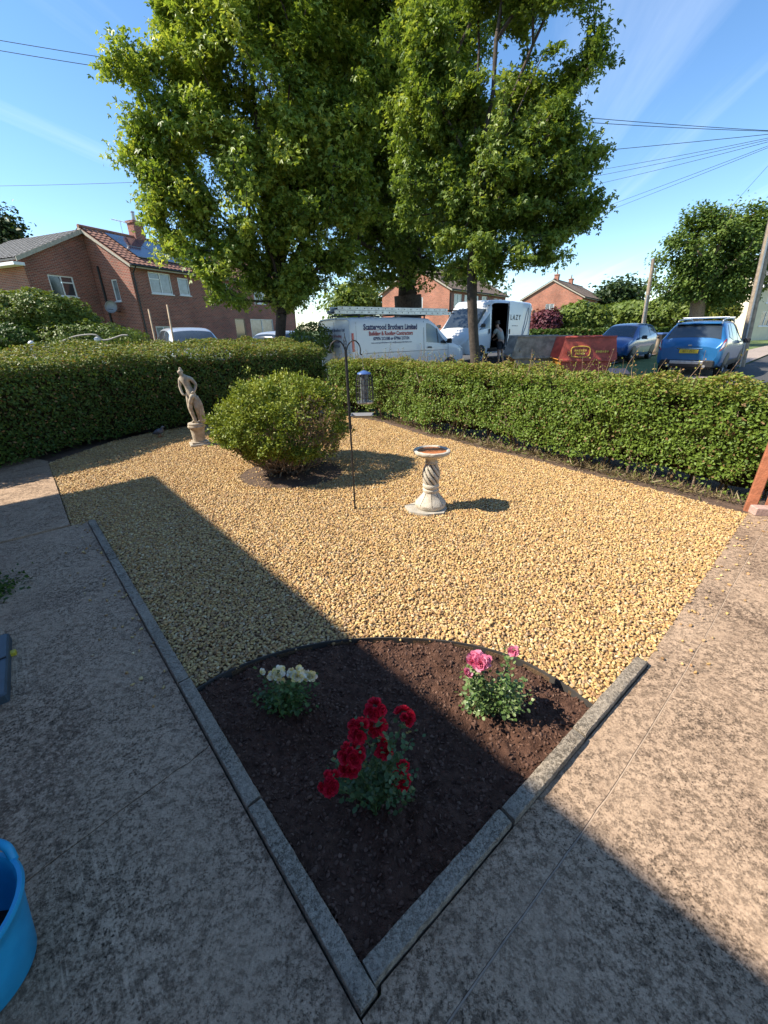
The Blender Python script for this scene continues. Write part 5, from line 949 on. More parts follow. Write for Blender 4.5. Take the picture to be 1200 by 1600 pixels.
# ---- skips
def skip(name, label, u, v, D, rz, Ln, Wd, Ht, m_side, m_end, load):
    p = YD(u, v, D); t = thing(name, label, 'skip', (p[0], p[1], tz(p[0], p[1]) + .02), rz)
    L0, L1, W0, W1 = Ln * .58 / 2, Ln / 2, Wd * .80 / 2, Wd / 2
    ring = lambda l, w, z: [(-l, -w, z), (l, -w, z), (l, w, z), (-l, w, z)]
    zf = Ht * .52; lf = L0 + (L1 - L0) * .75; th = .03
    sidemesh = lambda s: ([(-L0, s * W0, 0), (L0, s * W0, 0), (lf, s * (W0 + W1) / 2, zf), (L1, s * W1, zf + .06), (L1 * .84, s * W1, Ht), (-L1 * .84, s * W1, Ht), (-L1, s * W1, zf + .06), (-lf, s * (W0 + W1) / 2, zf)])
    for s in (-1, 1):
        o_ = sidemesh(s); i_ = [(q_[0] * .985, q_[1] - s * th, q_[2] + (.0 if q_[2] > .01 else .02)) for q_ in o_]; b = MB(); n = 8
        b.add(o_ + i_, [(0, 1, 2, 7), (2, 3, 6, 7), (3, 4, 5, 6)] + [tuple(8 + k for k in q_[::-1]) for q_ in ((0, 1, 2, 7), (2, 3, 6, 7), (3, 4, 5, 6))] + [(k, (k + 1) % n, n + (k + 1) % n, n + k) for k in range(n)]); sd = b.build('side_panel', m_side, t)
        b = MB(); b.tube([(-L1 * .85, s * W1, Ht), (L1 * .85, s * W1, Ht)], .03, 6); b.build('rim', m_side, sd)
        b = MB(); b.cbox((0, s * (W1 * .99), zf + .05), (Ln * .94, .05, .06), .01); b.build('rib', m_side, sd)
        for x in (-L1 * .72, L1 * .72): b = MB(); b.tube([(x, s * (W1 - .02), zf + .25), (x, s * (W1 + .09), zf + .25)], .035, 8); b.build('lifting_lug', m_side, sd)
    for s in (-1, 1):
        b = MB(); yw = (W0 + W1) / 2; b.add([(s * L0, -W0, 0), (s * L0, W0, 0), (s * lf, yw, zf), (s * lf, -yw, zf), (s * L1, -W1, zf + .06), (s * L1, W1, zf + .06), (s * (L0 - th), -W0, 0), (s * (L0 - th), W0, 0), (s * (lf - th), yw, zf), (s * (lf - th), -yw, zf), (s * (L1 - th), -W1, zf + .07), (s * (L1 - th), W1, zf + .07)], [(0, 1, 2, 3), (3, 2, 5, 4), (9, 8, 7, 6), (10, 11, 8, 9), (4, 5, 11, 10), (0, 3, 9, 6), (3, 4, 10, 9), (1, 7, 8, 2), (2, 8, 11, 5)]); b.build('end_panel', m_end, t)
    b = MB(); b.add(ring(L0, W0, -.015) + ring(L0, W0, .02), [(3, 2, 1, 0), (4, 5, 6, 7), (0, 1, 5, 4), (1, 2, 6, 5), (2, 3, 7, 6), (3, 0, 4, 7)]); b.build('floor', m_side, t)
    if load:
        b = MB(); b.grid(lambda u_, v_: (-lf + .02 + 2 * (lf - .02) * u_, -W0 + 2 * W0 * v_, zf * .8 + .22 * float(fbm(np.array([[u_ * 5, v_ * 4, 1.]]), 3, 5)[0])), 26, 16); b.build('rubble', 'rubble', t)
    return t
s1 = skip('builders_skip', 'dark red metal skip with yellow emblem beyond the hedge', 908, 560, 12.7, R(-10), 1.55, 1.25, 1.34, 'skip_red', 'skip_orange', False)
W1_ = 1.25 / 2; zf_ = 1.34 * .52
for (x, w) in ((-.22, .42), (.35, .36)):
    if x < 0:
        b = MB(); b.tube(catmull([(x - w / 2, -W1_ - .012, zf_ + .14), (x - w / 2, -W1_ - .012, zf_ + .38), (x + w / 2, -W1_ - .012, zf_ + .38), (x + w / 2, -W1_ - .012, zf_ + .14), (x - w / 2, -W1_ - .012, zf_ + .14)], 5), .014, 5); b.build('emblem_frame', 'skip_yellow', s1)
    for k, (dz_, wf) in enumerate(((.30, .8), (.22, .6)) if x < 0 else ((.27, .95),)):
        b = MB()
        for q_ in range(6):                                    # worn, unreadable painted strokes
            b.box((x - w * wf / 2 + w * wf * (q_ + .5) / 6, -W1_ - .006, zf_ + dz_), (w * wf / 6 * .72, .006, .045 if q_ % 2 else .06))
        b.build('emblem_strokes', 'skip_yellow', s1)
skip('builders_skip', 'grey skip with orange end full of rubble behind the red one', 838, 557, 14.2, R(-6), 1.9, 1.5, 1.35, 'skip_grey', 'skip_orange', True)
p = G(955, 585, .03); b = MB(); b.add([(-.62, -.2, 0), (.55, -.26, 0), (.62, .22, 0), (-.45, .25, 0), (-.62, -.2, .05), (.55, -.26, .03), (.62, .22, .16), (-.45, .25, .20)], [(3, 2, 1, 0), (4, 5, 6, 7), (0, 1, 5, 4), (1, 2, 6, 5), (2, 3, 7, 6), (3, 0, 4, 7)]); o = b.build('builders_board', 'board_pink'); o.location = (p[0], p[1], tz(p[0], p[1]) + .004); tag(o, 'pale pink board lying on grass beside the red skip', 'board')

# ================================================================== HOUSES
def wall_panel(b, u0, u1, z0, z1, ops, fn, depth=.10):
    """rect wall in (u,z) with rectangular openings; fn(u,z,d) -> point (d metres behind the face)"""
    us = sorted({u0, u1, *[o_[0] for o_ in ops], *[o_[2] for o_ in ops]}); zs = sorted({z0, z1, *[o_[1] for o_ in ops], *[o_[3] for o_ in ops]})
    for i in range(len(us) - 1):
        for j in range(len(zs) - 1):
            cu, cz = (us[i] + us[i + 1]) / 2, (zs[j] + zs[j + 1]) / 2
            if any(o_[0] < cu < o_[2] and o_[1] < cz < o_[3] for o_ in ops): continue
            b.add([fn(us[i], zs[j], 0), fn(us[i + 1], zs[j], 0), fn(us[i + 1], zs[j + 1], 0), fn(us[i], zs[j + 1], 0)], [(0, 1, 2, 3)])
    for (a, c, d, e) in ops:
        for (p, q_) in (((a, c), (d, c)), ((d, c), (d, e)), ((d, e), (a, e)), ((a, e), (a, c))):
            b.add([fn(*p, 0), fn(*p, depth), fn(*q_, depth), fn(*q_, 0)], [(0, 1, 2, 3)])
def window(par, fn, o_, lights, glass='glass_curtain', frame='upvc', fw=.06, sill=True):
    """o_ = (u0,z0,u1,z1); lights = list of (fu0,fz0,fu1,fz1) pane fractions"""
    a, c, d, e = o_; b = MB()
    def bar(u0, z0, u1, z1, dd0=.03, dd1=.085): b.add([fn(u, z, k) for k in (dd0, dd1) for u, z in ((u0, z0), (u1, z0), (u1, z1), (u0, z1))], [(0, 1, 2, 3), (7, 6, 5, 4), (0, 4, 5, 1), (1, 5, 6, 2), (2, 6, 7, 3), (3, 7, 4, 0)])
    bar(a, c, d, c + fw); bar(a, e - fw, d, e); bar(a, c + fw, a + fw, e - fw); bar(d - fw, c + fw, d, e - fw)
    panes = [(a + (d - a) * l[0], c + (e - c) * l[1], a + (d - a) * l[2], c + (e - c) * l[3]) for l in lights]
    for (p0, p1, p2, p3) in panes:
        if p2 < d - .02: bar(p2 - fw / 2, p1 + fw / 2, p2 + fw / 2, p3 - fw / 2, .031, .084)
        if p3 < e - .02: bar(p0 + fw / 2, p3 - fw / 2, p2 - fw / 2, p3 + fw / 2, .032, .083)
    w = b.build('window', frame, par)
    for (p0, p1, p2, p3) in panes:
        q_ = MB(); q_.add([fn(u, z, k) for k in (.062, .07) for u, z in ((p0 + .02, p1 + .02), (p2 - .02, p1 + .02), (p2 - .02, p3 - .02), (p0 + .02, p3 - .02))], [(0, 1, 2, 3), (7, 6, 5, 4), (0, 4, 5, 1), (1, 5, 6, 2), (2, 6, 7, 3), (3, 7, 4, 0)]); q_.build('pane', glass, w)
    if sill:
        q_ = MB(); q_.add([fn(u, z, k) for k in (-.05, .03) for u, z in ((a - .05, c - .06), (d + .05, c - .06), (d + .05, c - .003), (a - .05, c - .003))], [(0, 1, 2, 3), (7, 6, 5, 4), (0, 4, 5, 1), (1, 5, 6, 2), (2, 6, 7, 3), (3, 7, 4, 0)]); q_.build('sill', frame, w)
    return w
def tiled_slope(name, par, mat, A_, Bp, Cp, Dp, course=.30, wave=.30, amp=.022):
    """A,B eaves ends, C,D ridge ends (C above B); overlapping waved courses"""
    A_, Bp, Cp, Dp = (np.array(q_, float) for q_ in (A_, Bp, Cp, Dp)); n_ = np.cross(Bp - A_, Dp - A_); n_ /= np.linalg.norm(n_); n_ = n_ if n_[2] > 0 else -n_
    Ls = max(np.linalg.norm(Bp - A_), .1); Sl = np.linalg.norm(Dp - A_); nc = max(2, int(Sl / course)); nu = max(4, int(Ls / wave * 4)); vs = []; fs = []
    for c in range(nc):
        for e, lift in ((0, .035), (1, .002)):
            v = (c + e) / nc
            for i in range(nu + 1):
                u = i / nu; p = (A_ * (1 - u) + Bp * u) * (1 - v) + (Dp * (1 - u) + Cp * u) * v; vs.append(p + n_ * (lift + amp * math.cos(2 * math.pi * u * Ls / wave)))
    for c in range(nc):
        for i in range(nu):
            o_ = 2 * c * (nu + 1) + i; fs.append((o_, o_ + 1, o_ + nu + 2, o_ + nu + 1))
            if c: fs.append((o_ - nu - 1, o_ - nu, o_ + 1, o_))
    b = MB(); b.add(vs, fs); k = len(b.v); und = [A_ - n_ * .10, Bp - n_ * .10, Cp - n_ * .10, Dp - n_ * .10, A_ - n_ * .01, Bp - n_ * .01, Cp - n_ * .01, Dp - n_ * .01]; b.add(und, [(3, 2, 1, 0), (0, 1, 5, 4), (1, 2, 6, 5), (2, 3, 7, 6), (3, 0, 4, 7)]); return b.build(name, mat, par)
def gable_house(name, label, N, g, Wg, Lf, zg, he, rise, brick, tile, fac, gab, over=.35, verge='wood_stone', cat='house', fac_brick=None):
    """N near corner in plan; local +y = gable direction g, local +x = facade direction"""
    d_ = np.array([g[1], -g[0]]); t = thing(name, label, cat, (*N, zg), math.atan2(d_[1], d_[0]))
    ff = lambda u, z, k: (u, k, z); gf = lambda u, z, k: (k, u, z)
    b = MB(); wall_panel(b, 0, Lf, -.6, he, [w_[0] for w_ in fac], ff); b.build('facade_wall', fac_brick or brick, t)
    b = MB(); wall_panel(b, 0, Wg, -.6, he, [w_[0] for w_ in gab], gf); b.add([(0, 0, he), (0, Wg, he), (0, Wg / 2, he + rise)], [(0, 1, 2)]); b.build('gable_wall', brick, t)
    b = MB(); b.add([(Lf, 0, -.6), (Lf, Wg, -.6), (Lf, Wg, he), (Lf, Wg / 2, he + rise), (Lf, 0, he)], [(0, 1, 2, 3, 4)]); b.add([(0, Wg, -.6), (Lf, Wg, -.6), (Lf, Wg, he), (0, Wg, he)], [(3, 2, 1, 0)]); b.build('rear_wall', brick, t)
    for o_, li, *kw in fac: window(t, ff, o_, li, *kw)
    for o_, li, *kw in gab: window(t, gf, o_, li, *kw)
    sl = rise / (Wg / 2); x0, x1 = -.18, Lf + .18; zr = he + rise + .06
    r1 = tiled_slope('roof', t, tile, (x0, -over, he - over * sl + .06), (x1, -over, he - over * sl + .06), (x1, Wg / 2, zr), (x0, Wg / 2, zr)); tiled_slope('roof', t, tile, (x1, Wg + over, he - over * sl + .06), (x0, Wg + over, he - over * sl + .06), (x0, Wg / 2, zr), (x1, Wg / 2, zr))
    b = MB(); b.tube([(x0 - .02, Wg / 2, zr + .03), (x1 + .02, Wg / 2, zr + .03)], .10, 8); b.build('ridge_tiles', tile, r1)
    for s, y in ((-1, 0), (1, Wg)):
        p0 = np.array([x0 - .03, y + s * over, he - over * sl]); p1 = np.array([x0 - .03, Wg / 2, zr - .04]); b = MB(); up = np.array([0, 0, .16]); b.add([p0, p1, p1 - up, p0 - up * .8, p0 + [.035, 0, 0], p1 + [.035, 0, 0], p1 - up + [.035, 0, 0], p0 - up * .8 + [.035, 0, 0]], [(0, 1, 2, 3), (7, 6, 5, 4), (0, 4, 5, 1), (2, 6, 7, 3)]); b.build('verge_board', verge, r1)
    b = MB(); b.tube([(x0, -over - .05, he - over * sl + .0), (x1, -over - .05, he - over * sl + .0)], .055, 8); b.build('gutter', 'black_plastic', t); b = MB(); b.box((Lf / 2, -over + .02, he - over * sl - .04), (Lf + .3, .03, .16)); b.build('fascia', 'upvc' if verge == 'upvc' else 'wood_stone', t)
    b = MB(); b.tube([(.12, -over - .05, he - over * sl), (.12, -over - .04, he - .25), (.12, -.07, he - .55), (.12, -.07, -.3)], .04, 8); b.build('downpipe', 'black_plastic', t)
    return t
def chimney(t, x, y, z, mat='brick_red'):
    b = MB(); b.box((x, y, z), (.7, .55, 1.3)); b.box((x, y, z + .70), (.82, .67, .12)); c = b.build('chimney', mat, t); b = MB(); b.lathe([(.09, z + .75), (.11, z + .78), (.10, z + 1.2), (.12, z + 1.22), (.12, z + 1.28), (.05, z + 1.30)], (x, y, 0), 12); b.build('chimney_pot', 'galv', c, None, True, 40)
def aerial(t, x, y, z, h=1.4):
    b = MB(); b.tube([(x, y, z), (x, y, z + h)], .018, 5); b.tube([(x - .55, y, z + h - .05), (x + .55, y, z + h - .05)], .012, 4)
    for k in range(7): xx = x - .5 + k * .16; b.tube([(xx, y - .22, z + h - .05), (xx, y + .22, z + h - .05)], .008, 4)
    b.build('aerial', 'galv', t)
W2 = [(0, 0, .5, .68), (.5, 0, 1, 1), (0, .68, .5, 1)]; W1p = [(0, 0, 1, 1)]; W3 = [(0, 0, .5, 1), (.5, 0, 1, 1)]
# --- left house
NL = G(200, 411, 5.25)[:2]; gL = np.array([-.917, .40]); gL /= np.linalg.norm(gL); dLh = np.array([gL[1], -gL[0]])
zgL = .35
LH = gable_house('brick_house', 'red brick house with solar panels on its roof beyond the shaded hedge', NL, gL, 6.0, 15.5, zgL, 5.0, 1.75, 'brick_red', 'roof_tile',
    [((1.12, 3.52, 2.65, 4.62), W2), ((3.15, 3.55, 4.0, 4.5), W1p), ((.85, .75, 2.0, 1.75), W3), ((7.7, .0, 8.8, 2.3), W1p, 'glass_dark', 'wood_pale'), ((9.4, .9, 12.2, 2.3), W3, 'glass_curtain', 'upvc'), ((6.4, 3.4, 7.6, 4.5), W3), ((10.2, 3.4, 11.6, 4.5), W3)],
    [((1.25, 3.1, 1.72, 4.2), W1p), ((.95, 1.0, 1.4, 1.45), W1p), ((1.75, 1.0, 2.2, 1.45), W1p)])
chimney(LH, 3.5, 3.0, 6.95); aerial(LH, 2.5, 3.0, 6.8, .8)
sl = 1.75 / 3.0
for i in range(4):                                            # solar panels, in four columns and two rows
    for j in range(2):
        x0, y0 = .95 + i * 1.72, .30 + j * 1.16; b = MB(); pz_ = lambda y, e: 5.0 + .06 + y * sl + e
        b.add([(x, y, pz_(y, e)) for e in (.10, .14) for x, y in ((x0, y0), (x0 + 1.68, y0), (x0 + 1.68, y0 + 1.08), (x0, y0 + 1.08))], [(3, 2, 1, 0), (4, 5, 6, 7), (0, 1, 5, 4), (1, 2, 6, 5), (2, 3, 7, 6), (3, 0, 4, 7)]); b.build('solar_panel', 'solar', LH)
b = MB(); b.lathe([(.01, 0), (.14, .02), (.25, .07), (.33, .14), (.34, .145), (.25, .08), (.14, .035), (.01, .012)], n=22); di = b.build('satellite_dish', 'grey_plastic', LH, None, True); di.location = (-.45, 1.55, 2.75); di.rotation_euler = (R(75), 0, R(-60)); b = MB(); b.tube([(-.02, 1.55, 2.55), (-.3, 1.55, 2.60), (-.45, 1.55, 2.75)], .025, 6); b.tube([(-.45, 1.5, 2.65), (-.85, 1.35, 2.65)], .012, 5); b.build('dish_bracket', 'iron', LH)
b = MB(); b.tube([(-.07, 2.45, -.3), (-.07, 2.45, 4.9)], .055, 8); b.build('soil_pipe', 'black_plastic', LH); b = MB(); b.tube([(-.07, 2.4, 1.5), (-.07, 2.0, 1.6)], .045, 8); b.tube([(-.07, 1.7, 1.8), (-.07, 1.45, 1.75), (-.07, 1.42, .2)], .04, 8); b.build('waste_pipe', 'black_plastic', LH)
# projecting rear wing (runs from the gable towards the road)
Lw = 3.55
wg = thing('brick_house', 'brick wing with sloping grey roof joined to the solar panelled house', 'house', (*(NL + gL * 3.04), zgL), math.atan2(dLh[1], dLh[0]))
wf = lambda u, z, k: (-u, k, z)                              # u runs towards the camera from the gable
hw0, hw1 = 6.65, 4.95
b = MB(); wall_panel(b, .02, Lw, -.6, hw1, [(1.25, 3.3, 2.55, 4.3)], wf); b.add([wf(.02, hw1, 0), wf(Lw, hw1, 0), wf(.02, hw0, 0)], [(0, 1, 2)]); b.build('side_wall', 'brick_red', wg)
b = MB(); b.add([(-Lw, 0, -.6), (-Lw, 6.5, -.6), (-Lw, 6.5, hw1), (-Lw, 0, hw1)], [(0, 1, 2, 3)]); b.add([(-Lw, 6.5, -.6), (0, 6.5, -.6), (0, 6.5, hw0), (-Lw, 6.5, hw1)], [(0, 1, 2, 3)]); b.build('end_wall', 'brick_red', wg)
window(wg, wf, (1.25, 3.3, 2.55, 4.3), W2, 'glass_dark')
tiled_slope('roof', wg, 'roof_slate', (-Lw - .35, -.22, hw1 - .05), (-Lw - .35, 6.7, hw1 - .05), (.05, 6.7, hw0 + .10), (.05, -.22, hw0 + .10), amp=.012)
b = MB(); b.add([(-Lw - .36, -.24, hw1 - .02), (.05, -.24, hw0 + .12), (.05, -.24, hw0 - .06), (-Lw - .36, -.24, hw1 - .22), (-Lw - .36, -.20, hw1 - .02), (.05, -.20, hw0 + .12), (.05, -.20, hw0 - .06), (-Lw - .36, -.20, hw1 - .22)], [(0, 1, 2, 3), (7, 6, 5, 4), (0, 4, 5, 1), (3, 2, 6, 7), (0, 3, 7, 4)]); b.build('verge_board', 'wood_stone', wg)
b = MB(); b.box((-Lw - .30, 3.2, hw1 - .32), (.5, 6.9, .14)); b.build('eaves_box', 'upvc', wg)
# --- two houses across the road
gC = np.array([-.79, .61]); gC /= np.linalg.norm(gC)
fwin = [((1.0, 3.1, 2.7, 4.5), W3), ((3.3, 3.1, 4.2, 4.5), W1p), ((6.1, 3.1, 6.9, 4.6), W1p, 'glass_curtain', 'wood_red'), ((7.6, 3.0, 9.0, 4.6), W3), ((10.9, 3.1, 12.0, 4.5), W3), ((12.4, 3.1, 13.4, 4.5), W3), ((1.2, .5, 3.2, 2.0), W3), ((5.0, 0, 6.0, 2.1), W1p, 'glass_dark', 'wood_red'), ((7.6, .5, 9.4, 2.0), W3), ((11.2, .5, 13.2, 2.0), W3)]
NC = G(703, 449, 5.55)[:2]
gable_house('brick_house', 'red brick house behind the big maple and the vans', NC, gC, 8.6, 14.5, .55, 5.0, 2.3, 'brick_orange', 'roof_brown', fwin, [((3.2, 2.9, 4.3, 4.3), W3)], fac_brick='brick_red')
NR = G(911, 462, 5.65)[:2]
HR = gable_house('brick_house', 'red brick gabled house behind the purple shrub', NR, gC, 8.4, 15.5, .65, 5.0, 2.2, 'brick_orange', 'roof_brown', fwin, [((3.7, 2.7, 4.9, 4.2), W3)], fac_brick='brick_red')
chimney(HR, 1.2, 4.2, 7.2, 'brick_orange'); chimney(HR, 8.5, 4.2, 7.2, 'brick_orange'); aerial(HR, .9, 4.2, 7.3, 2.6)
for (H_, y) in ((HR, 7.0),): b = MB(); b.lathe([(.01, 0), (.2, .03), (.36, .12), (.37, .12), (.2, .05), (.01, .015)], n=18); di = b.build('satellite_dish', 'grey_plastic', H_, None, True); di.location = (-.35, y, 3.6); di.rotation_euler = (R(75), 0, R(-70)); b = MB(); b.tube([(-.01, y, 3.45), (-.35, y, 3.6)], .03, 6); b.build('dish_bracket', 'iron', H_)
# --- cream rendered house and its garage
NW = YD(1172, 500, 36)[:2]; gW = np.array([-.35, .94]); gW /= np.linalg.norm(gW)
gable_house('cream_house', 'cream rendered house with grey roof beside the leaning pole', NW, gW, 7.5, 11, .6, 4.0, 2.4, 'render_cream', 'roof_slate', [((1.3, .9, 2.5, 2.0), W3), ((4.5, .9, 6, 2.0), W3), ((1.3, 2.6, 2.4, 3.6), W3)], [((2.2, .9, 3.6, 2.0), W3)], verge='upvc')
NG = YD(1141, 500, 38)[:2]
gable_house('garage', 'low white garage with grey slate roof beside the cream house', NG, np.array([-.2, .98]) / 1.0002, 4.5, 2.6, .6, 1.9, 1.5, 'render_cream', 'roof_slate', [((.4, .1, 2.2, 1.7), W3, 'glass_dark', 'upvc')], [], over=.25, verge='upvc', cat='garage')

# ================================================================== TREES
def build_tree(name, label, base, fork, blobs, ncl, nleaf, lsize, trunk_r, cols, seed, bark='bark', tmpl=MAPLE, mat='maple_leaf', spread=.42, tipr=.011, group=None, shell=.5, droop=.12, gap=0.0, limbs=9, cat='tree'):
    r_ = np.random.default_rng(seed); org = np.array(base, float); t = thing(name, label, cat, org, 0, group)
    cs = []; vol = np.array([b_[1][0] * b_[1][1] * b_[1][2] for b_ in blobs]); vol = vol ** .75; cnt = np.maximum((vol / vol.sum() * ncl).astype(int), 3)
    for (c, rd), k in zip(blobs, cnt):
        d = unit(r_.normal(size=(k, 3))); rr = np.where(r_.random(k) < shell, r_.uniform(.80, 1.0, k), r_.random(k) ** (1 / 3) * .9); rr = np.where(r_.random(k) < .13, r_.uniform(1.05, 1.32, k), rr); cs.append(np.array(c) + d * np.array(rd) * rr[:, None])
    cs = np.vstack(cs)
    if gap: cs = cs[(fbm(cs * .9 + seed, 2, seed) > gap) ]
    fork = np.array(fork, float); nodes = []; par = []
    nT = 7
    for i in range(nT + 1):
        f = i / nT; nodes.append(org * (1 - f) + fork * f + np.array([.11 * math.sin(4.2 * f + seed), .08 * math.cos(3 * f), 0]) * (0 < i < nT)); par.append(i - 1)
    # main limbs
    cc_ = cs.mean(0); far = cs[np.argsort(r_.random(len(cs)))[:limbs * 5]]; sel = [far[0]]
    for _ in range(limbs - 1):
        dd = np.min([np.linalg.norm(far - s_, axis=1) for s_ in sel], axis=0); sel.append(far[np.argmax(dd)])
    def grow(i0, tgt, seg, up):
        p0 = nodes[i0]; pd_ = nodes[par[i0]] if par[i0] >= 0 else p0 - np.array([0, 0, 1]); d0 = unit((p0 - pd_)[None])[0]; L_ = np.linalg.norm(tgt - p0); n = max(1, int(L_ / seg)); i = i0
        c1 = p0 + (d0 * .5 + np.array([0, 0, up])) * L_ * .33
        for k in range(1, n + 1):
            f = k / n; q_ = p0 * (1 - f) ** 2 + 2 * c1 * f * (1 - f) + tgt * f * f + (r_.normal(0, .03 * min(1, L_), 3) if k < n else 0); nodes.append(q_); par.append(i); i = len(nodes) - 1
        return i
    for s_ in sel: grow(nT - (1 if r_.random() < .4 else 0), fork + (s_ - fork) * .72, .55, .35)
    order = np.argsort(np.linalg.norm(cs - fork, axis=1) + r_.normal(0, .3, len(cs))); tips = []
    for k in order:
        A = np.array(nodes[nT:]); v_ = cs[k] - A; dist = np.linalg.norm(v_, axis=1); ff_ = np.linalg.norm(A - fork, axis=1); cost = dist + .30 * ff_ + .5 * np.maximum(0, -v_[:, 2]) ; i0 = nT + int(np.argmin(cost)); tips.append((grow(i0, cs[k], .45, .12), i0))
    nodes_ = np.array(nodes); par_ = np.array(par); cntn = np.zeros(len(nodes_)); 
    haschild = np.zeros(len(nodes_), bool); haschild[par_[par_ >= 0]] = True; cntn[~haschild] = 1
    for i in range(len(nodes_) - 1, 0, -1): cntn[par_[i]] += cntn[i]
    ex = math.log(trunk_r / tipr) / math.log(max(cntn[0], 2)); rad = tipr * cntn ** ex
    fl = np.arange(len(nodes_)) ; rad[0] *= 1.35; rad[1] *= 1.1
    def tubes(idx, nm, nside, parent):
        b = MB()
        for i in idx:
            p = par_[i]; ra, rb = min(rad[p], rad[i] * 1.45 + .004), rad[i]; b.tube([nodes_[p] - org, nodes_[i] - org], [ra, rb], nside, cap=False)
        return b.build(nm, bark, parent, None, True)
    thick = [i for i in range(1, len(nodes_)) if rad[i] > trunk_r * .30]; thin = [i for i in range(1, len(nodes_)) if rad[i] <= trunk_r * .30]
    tubes(thick, 'trunk', 9, t); tubes(thin, 'branches', 4, t)['kind'] = 'stuff'
    # leaves sit along the last stretch of every twig
    tp = np.array([a for a, _ in tips]); P0 = nodes_[tp]; Pd = unit(P0 - nodes_[par_[tp]] + 1e-6); k = r_.integers(0, len(tp), nleaf); szc = r_.uniform(.6, 1.35, len(tp))
    lo = np.clip(r_.normal(0, 1, (nleaf, 3)), -1.7, 1.7) * np.array([.5, .5, .36]) * spread * szc[k][:, None]; al = r_.uniform(-1.0, .45, (nleaf, 1)) * spread * 1.5; P = P0[k] + Pd[k] * al + lo; P[:, 2] -= droop * np.abs(al[:, 0])
    outv = unit(P - cc_); N = r_.normal(size=(nleaf, 3)) * .55 + outv * .35 + np.array([0, 0, .75]); T = outv * .7 + r_.normal(size=(nleaf, 3)) * .6 + np.array([0, 0, -.55])
    tt = .45 * r_.random(len(tp))[k] + .55 * r_.random(nleaf); leaf_mesh('crown', P, N, T, lsize * r_.uniform(.65, 1.3, nleaf), tmpl, ramp(tt, cols), mat, t, org); return t
def PB(u, v, ru, rv, D, rd=None):
    c = YD(u, v, D); m = pxm(c); return (c, (ru * m, rd if rd is not None else (ru * m + rv * m) * .45, rv * m))
MG = [(.073, .122, .022), (.134, .201, .032), (.220, .299, .049), (.342, .403, .073), (.512, .525, .110)]
MG2 = [(.064, .109, .020), (.122, .186, .033), (.205, .275, .051), (.358, .410, .083)]
# left maple
tb1 = YD(440, 520, 14.0); tb1[2] = tz(tb1[0], tb1[1])
build_tree('maple_tree', 'broad sunlit maple spreading in front of the solar panelled house', tb1, YD(437, 472, 14.0),
    [PB(u, v, ru, rv, D) for u, v, ru, rv, D in ((420, 120, 130, 120, 14.2), (330, 70, 85, 80, 13.6), (240, 155, 55, 62, 13.2), (215, 120, 48, 18, 13.2), (232, 205, 52, 26, 13.1), (320, 240, 105, 70, 13.5), (270, 310, 60, 45, 13.2), (400, 300, 110, 80, 13.8), (310, 385, 62, 40, 13.4), (370, 430, 70, 45, 13.2), (450, 400, 75, 70, 14.2), (470, 455, 50, 32, 14.0), (350, -30, 100, 70, 14), (470, -20, 110, 90, 14.6), (520, 120, 85, 95, 13.9), (545, 255, 70, 75, 13.7), (575, 10, 80, 80, 14.2), (515, 370, 50, 45, 13.8), (620, -20, 80, 80, 14.3), (625, 90, 60, 80, 14.2))],
    1650, 132000, .098, .16, MG, 3, spread=.30, limbs=16, gap=.34, tipr=.012)
# central maple
tb2 = YD(633, 540, 17.3); tb2[2] = tz(tb2[0], tb2[1])
build_tree('maple_tree', 'big tall maple with thick trunk behind the builders van', tb2, YD(634, 440, 17.3),
    [PB(u, v, ru, rv, D) for u, v, ru, rv, D in ((600, 120, 150, 130, 17.5), (560, 260, 105, 90, 16.6), (650, 290, 110, 80, 17.0), (580, 365, 70, 48, 17.0), (490, 210, 85, 95, 16.6), (495, 330, 60, 65, 16.6), (740, 200, 80, 80, 17.2), (650, 385, 95, 45, 16.6), (640, 10, 150, 120, 17.6), (520, 20, 90, 80, 17.2), (720, 330, 75, 70, 17.6), (600, 420, 70, 28, 17.0), (720, 395, 60, 38, 17.2), (640, -110, 120, 90, 17.5))],
    1350, 95000, .112, .52, MG2, 5, spread=.37, limbs=14, gap=.31, tipr=.016)
# right slender maple
tb3 = YD(741, 590, 10.4); tb3[2] = tz(tb3[0], tb3[1])
build_tree('maple_tree', 'slender dark trunked maple rising just behind the sunlit hedge', tb3, YD(748, 330, 10.6),
    [PB(u, v, ru, rv, D) for u, v, ru, rv, D in ((770, 90, 80, 100, 11.0), (860, 60, 85, 75, 11.0), (880, 150, 75, 60, 10.8), (845, 240, 85, 60, 10.7), (870, 315, 62, 45, 10.6), (915, 95, 50, 55, 10.9), (705, 130, 60, 75, 11.0), (660, 200, 50, 60, 11.0), (665, 310, 55, 50, 10.9), (690, 30, 70, 60, 11.2), (930, 60, 40, 40, 11.0), (905, 235, 38, 35, 10.7), (905, 330, 30, 25, 10.5), (862, 375, 30, 42, 10.4), (760, 290, 85, 65, 10.7), (735, 375, 62, 45, 10.5), (780, 400, 40, 32, 10.4), (920, 10, 45, 40, 11.0), (800, -60, 110, 80, 11.2))],
    1000, 64000, .078, .115, MG2, 8, spread=.22, limbs=18, gap=.36, tipr=.010)
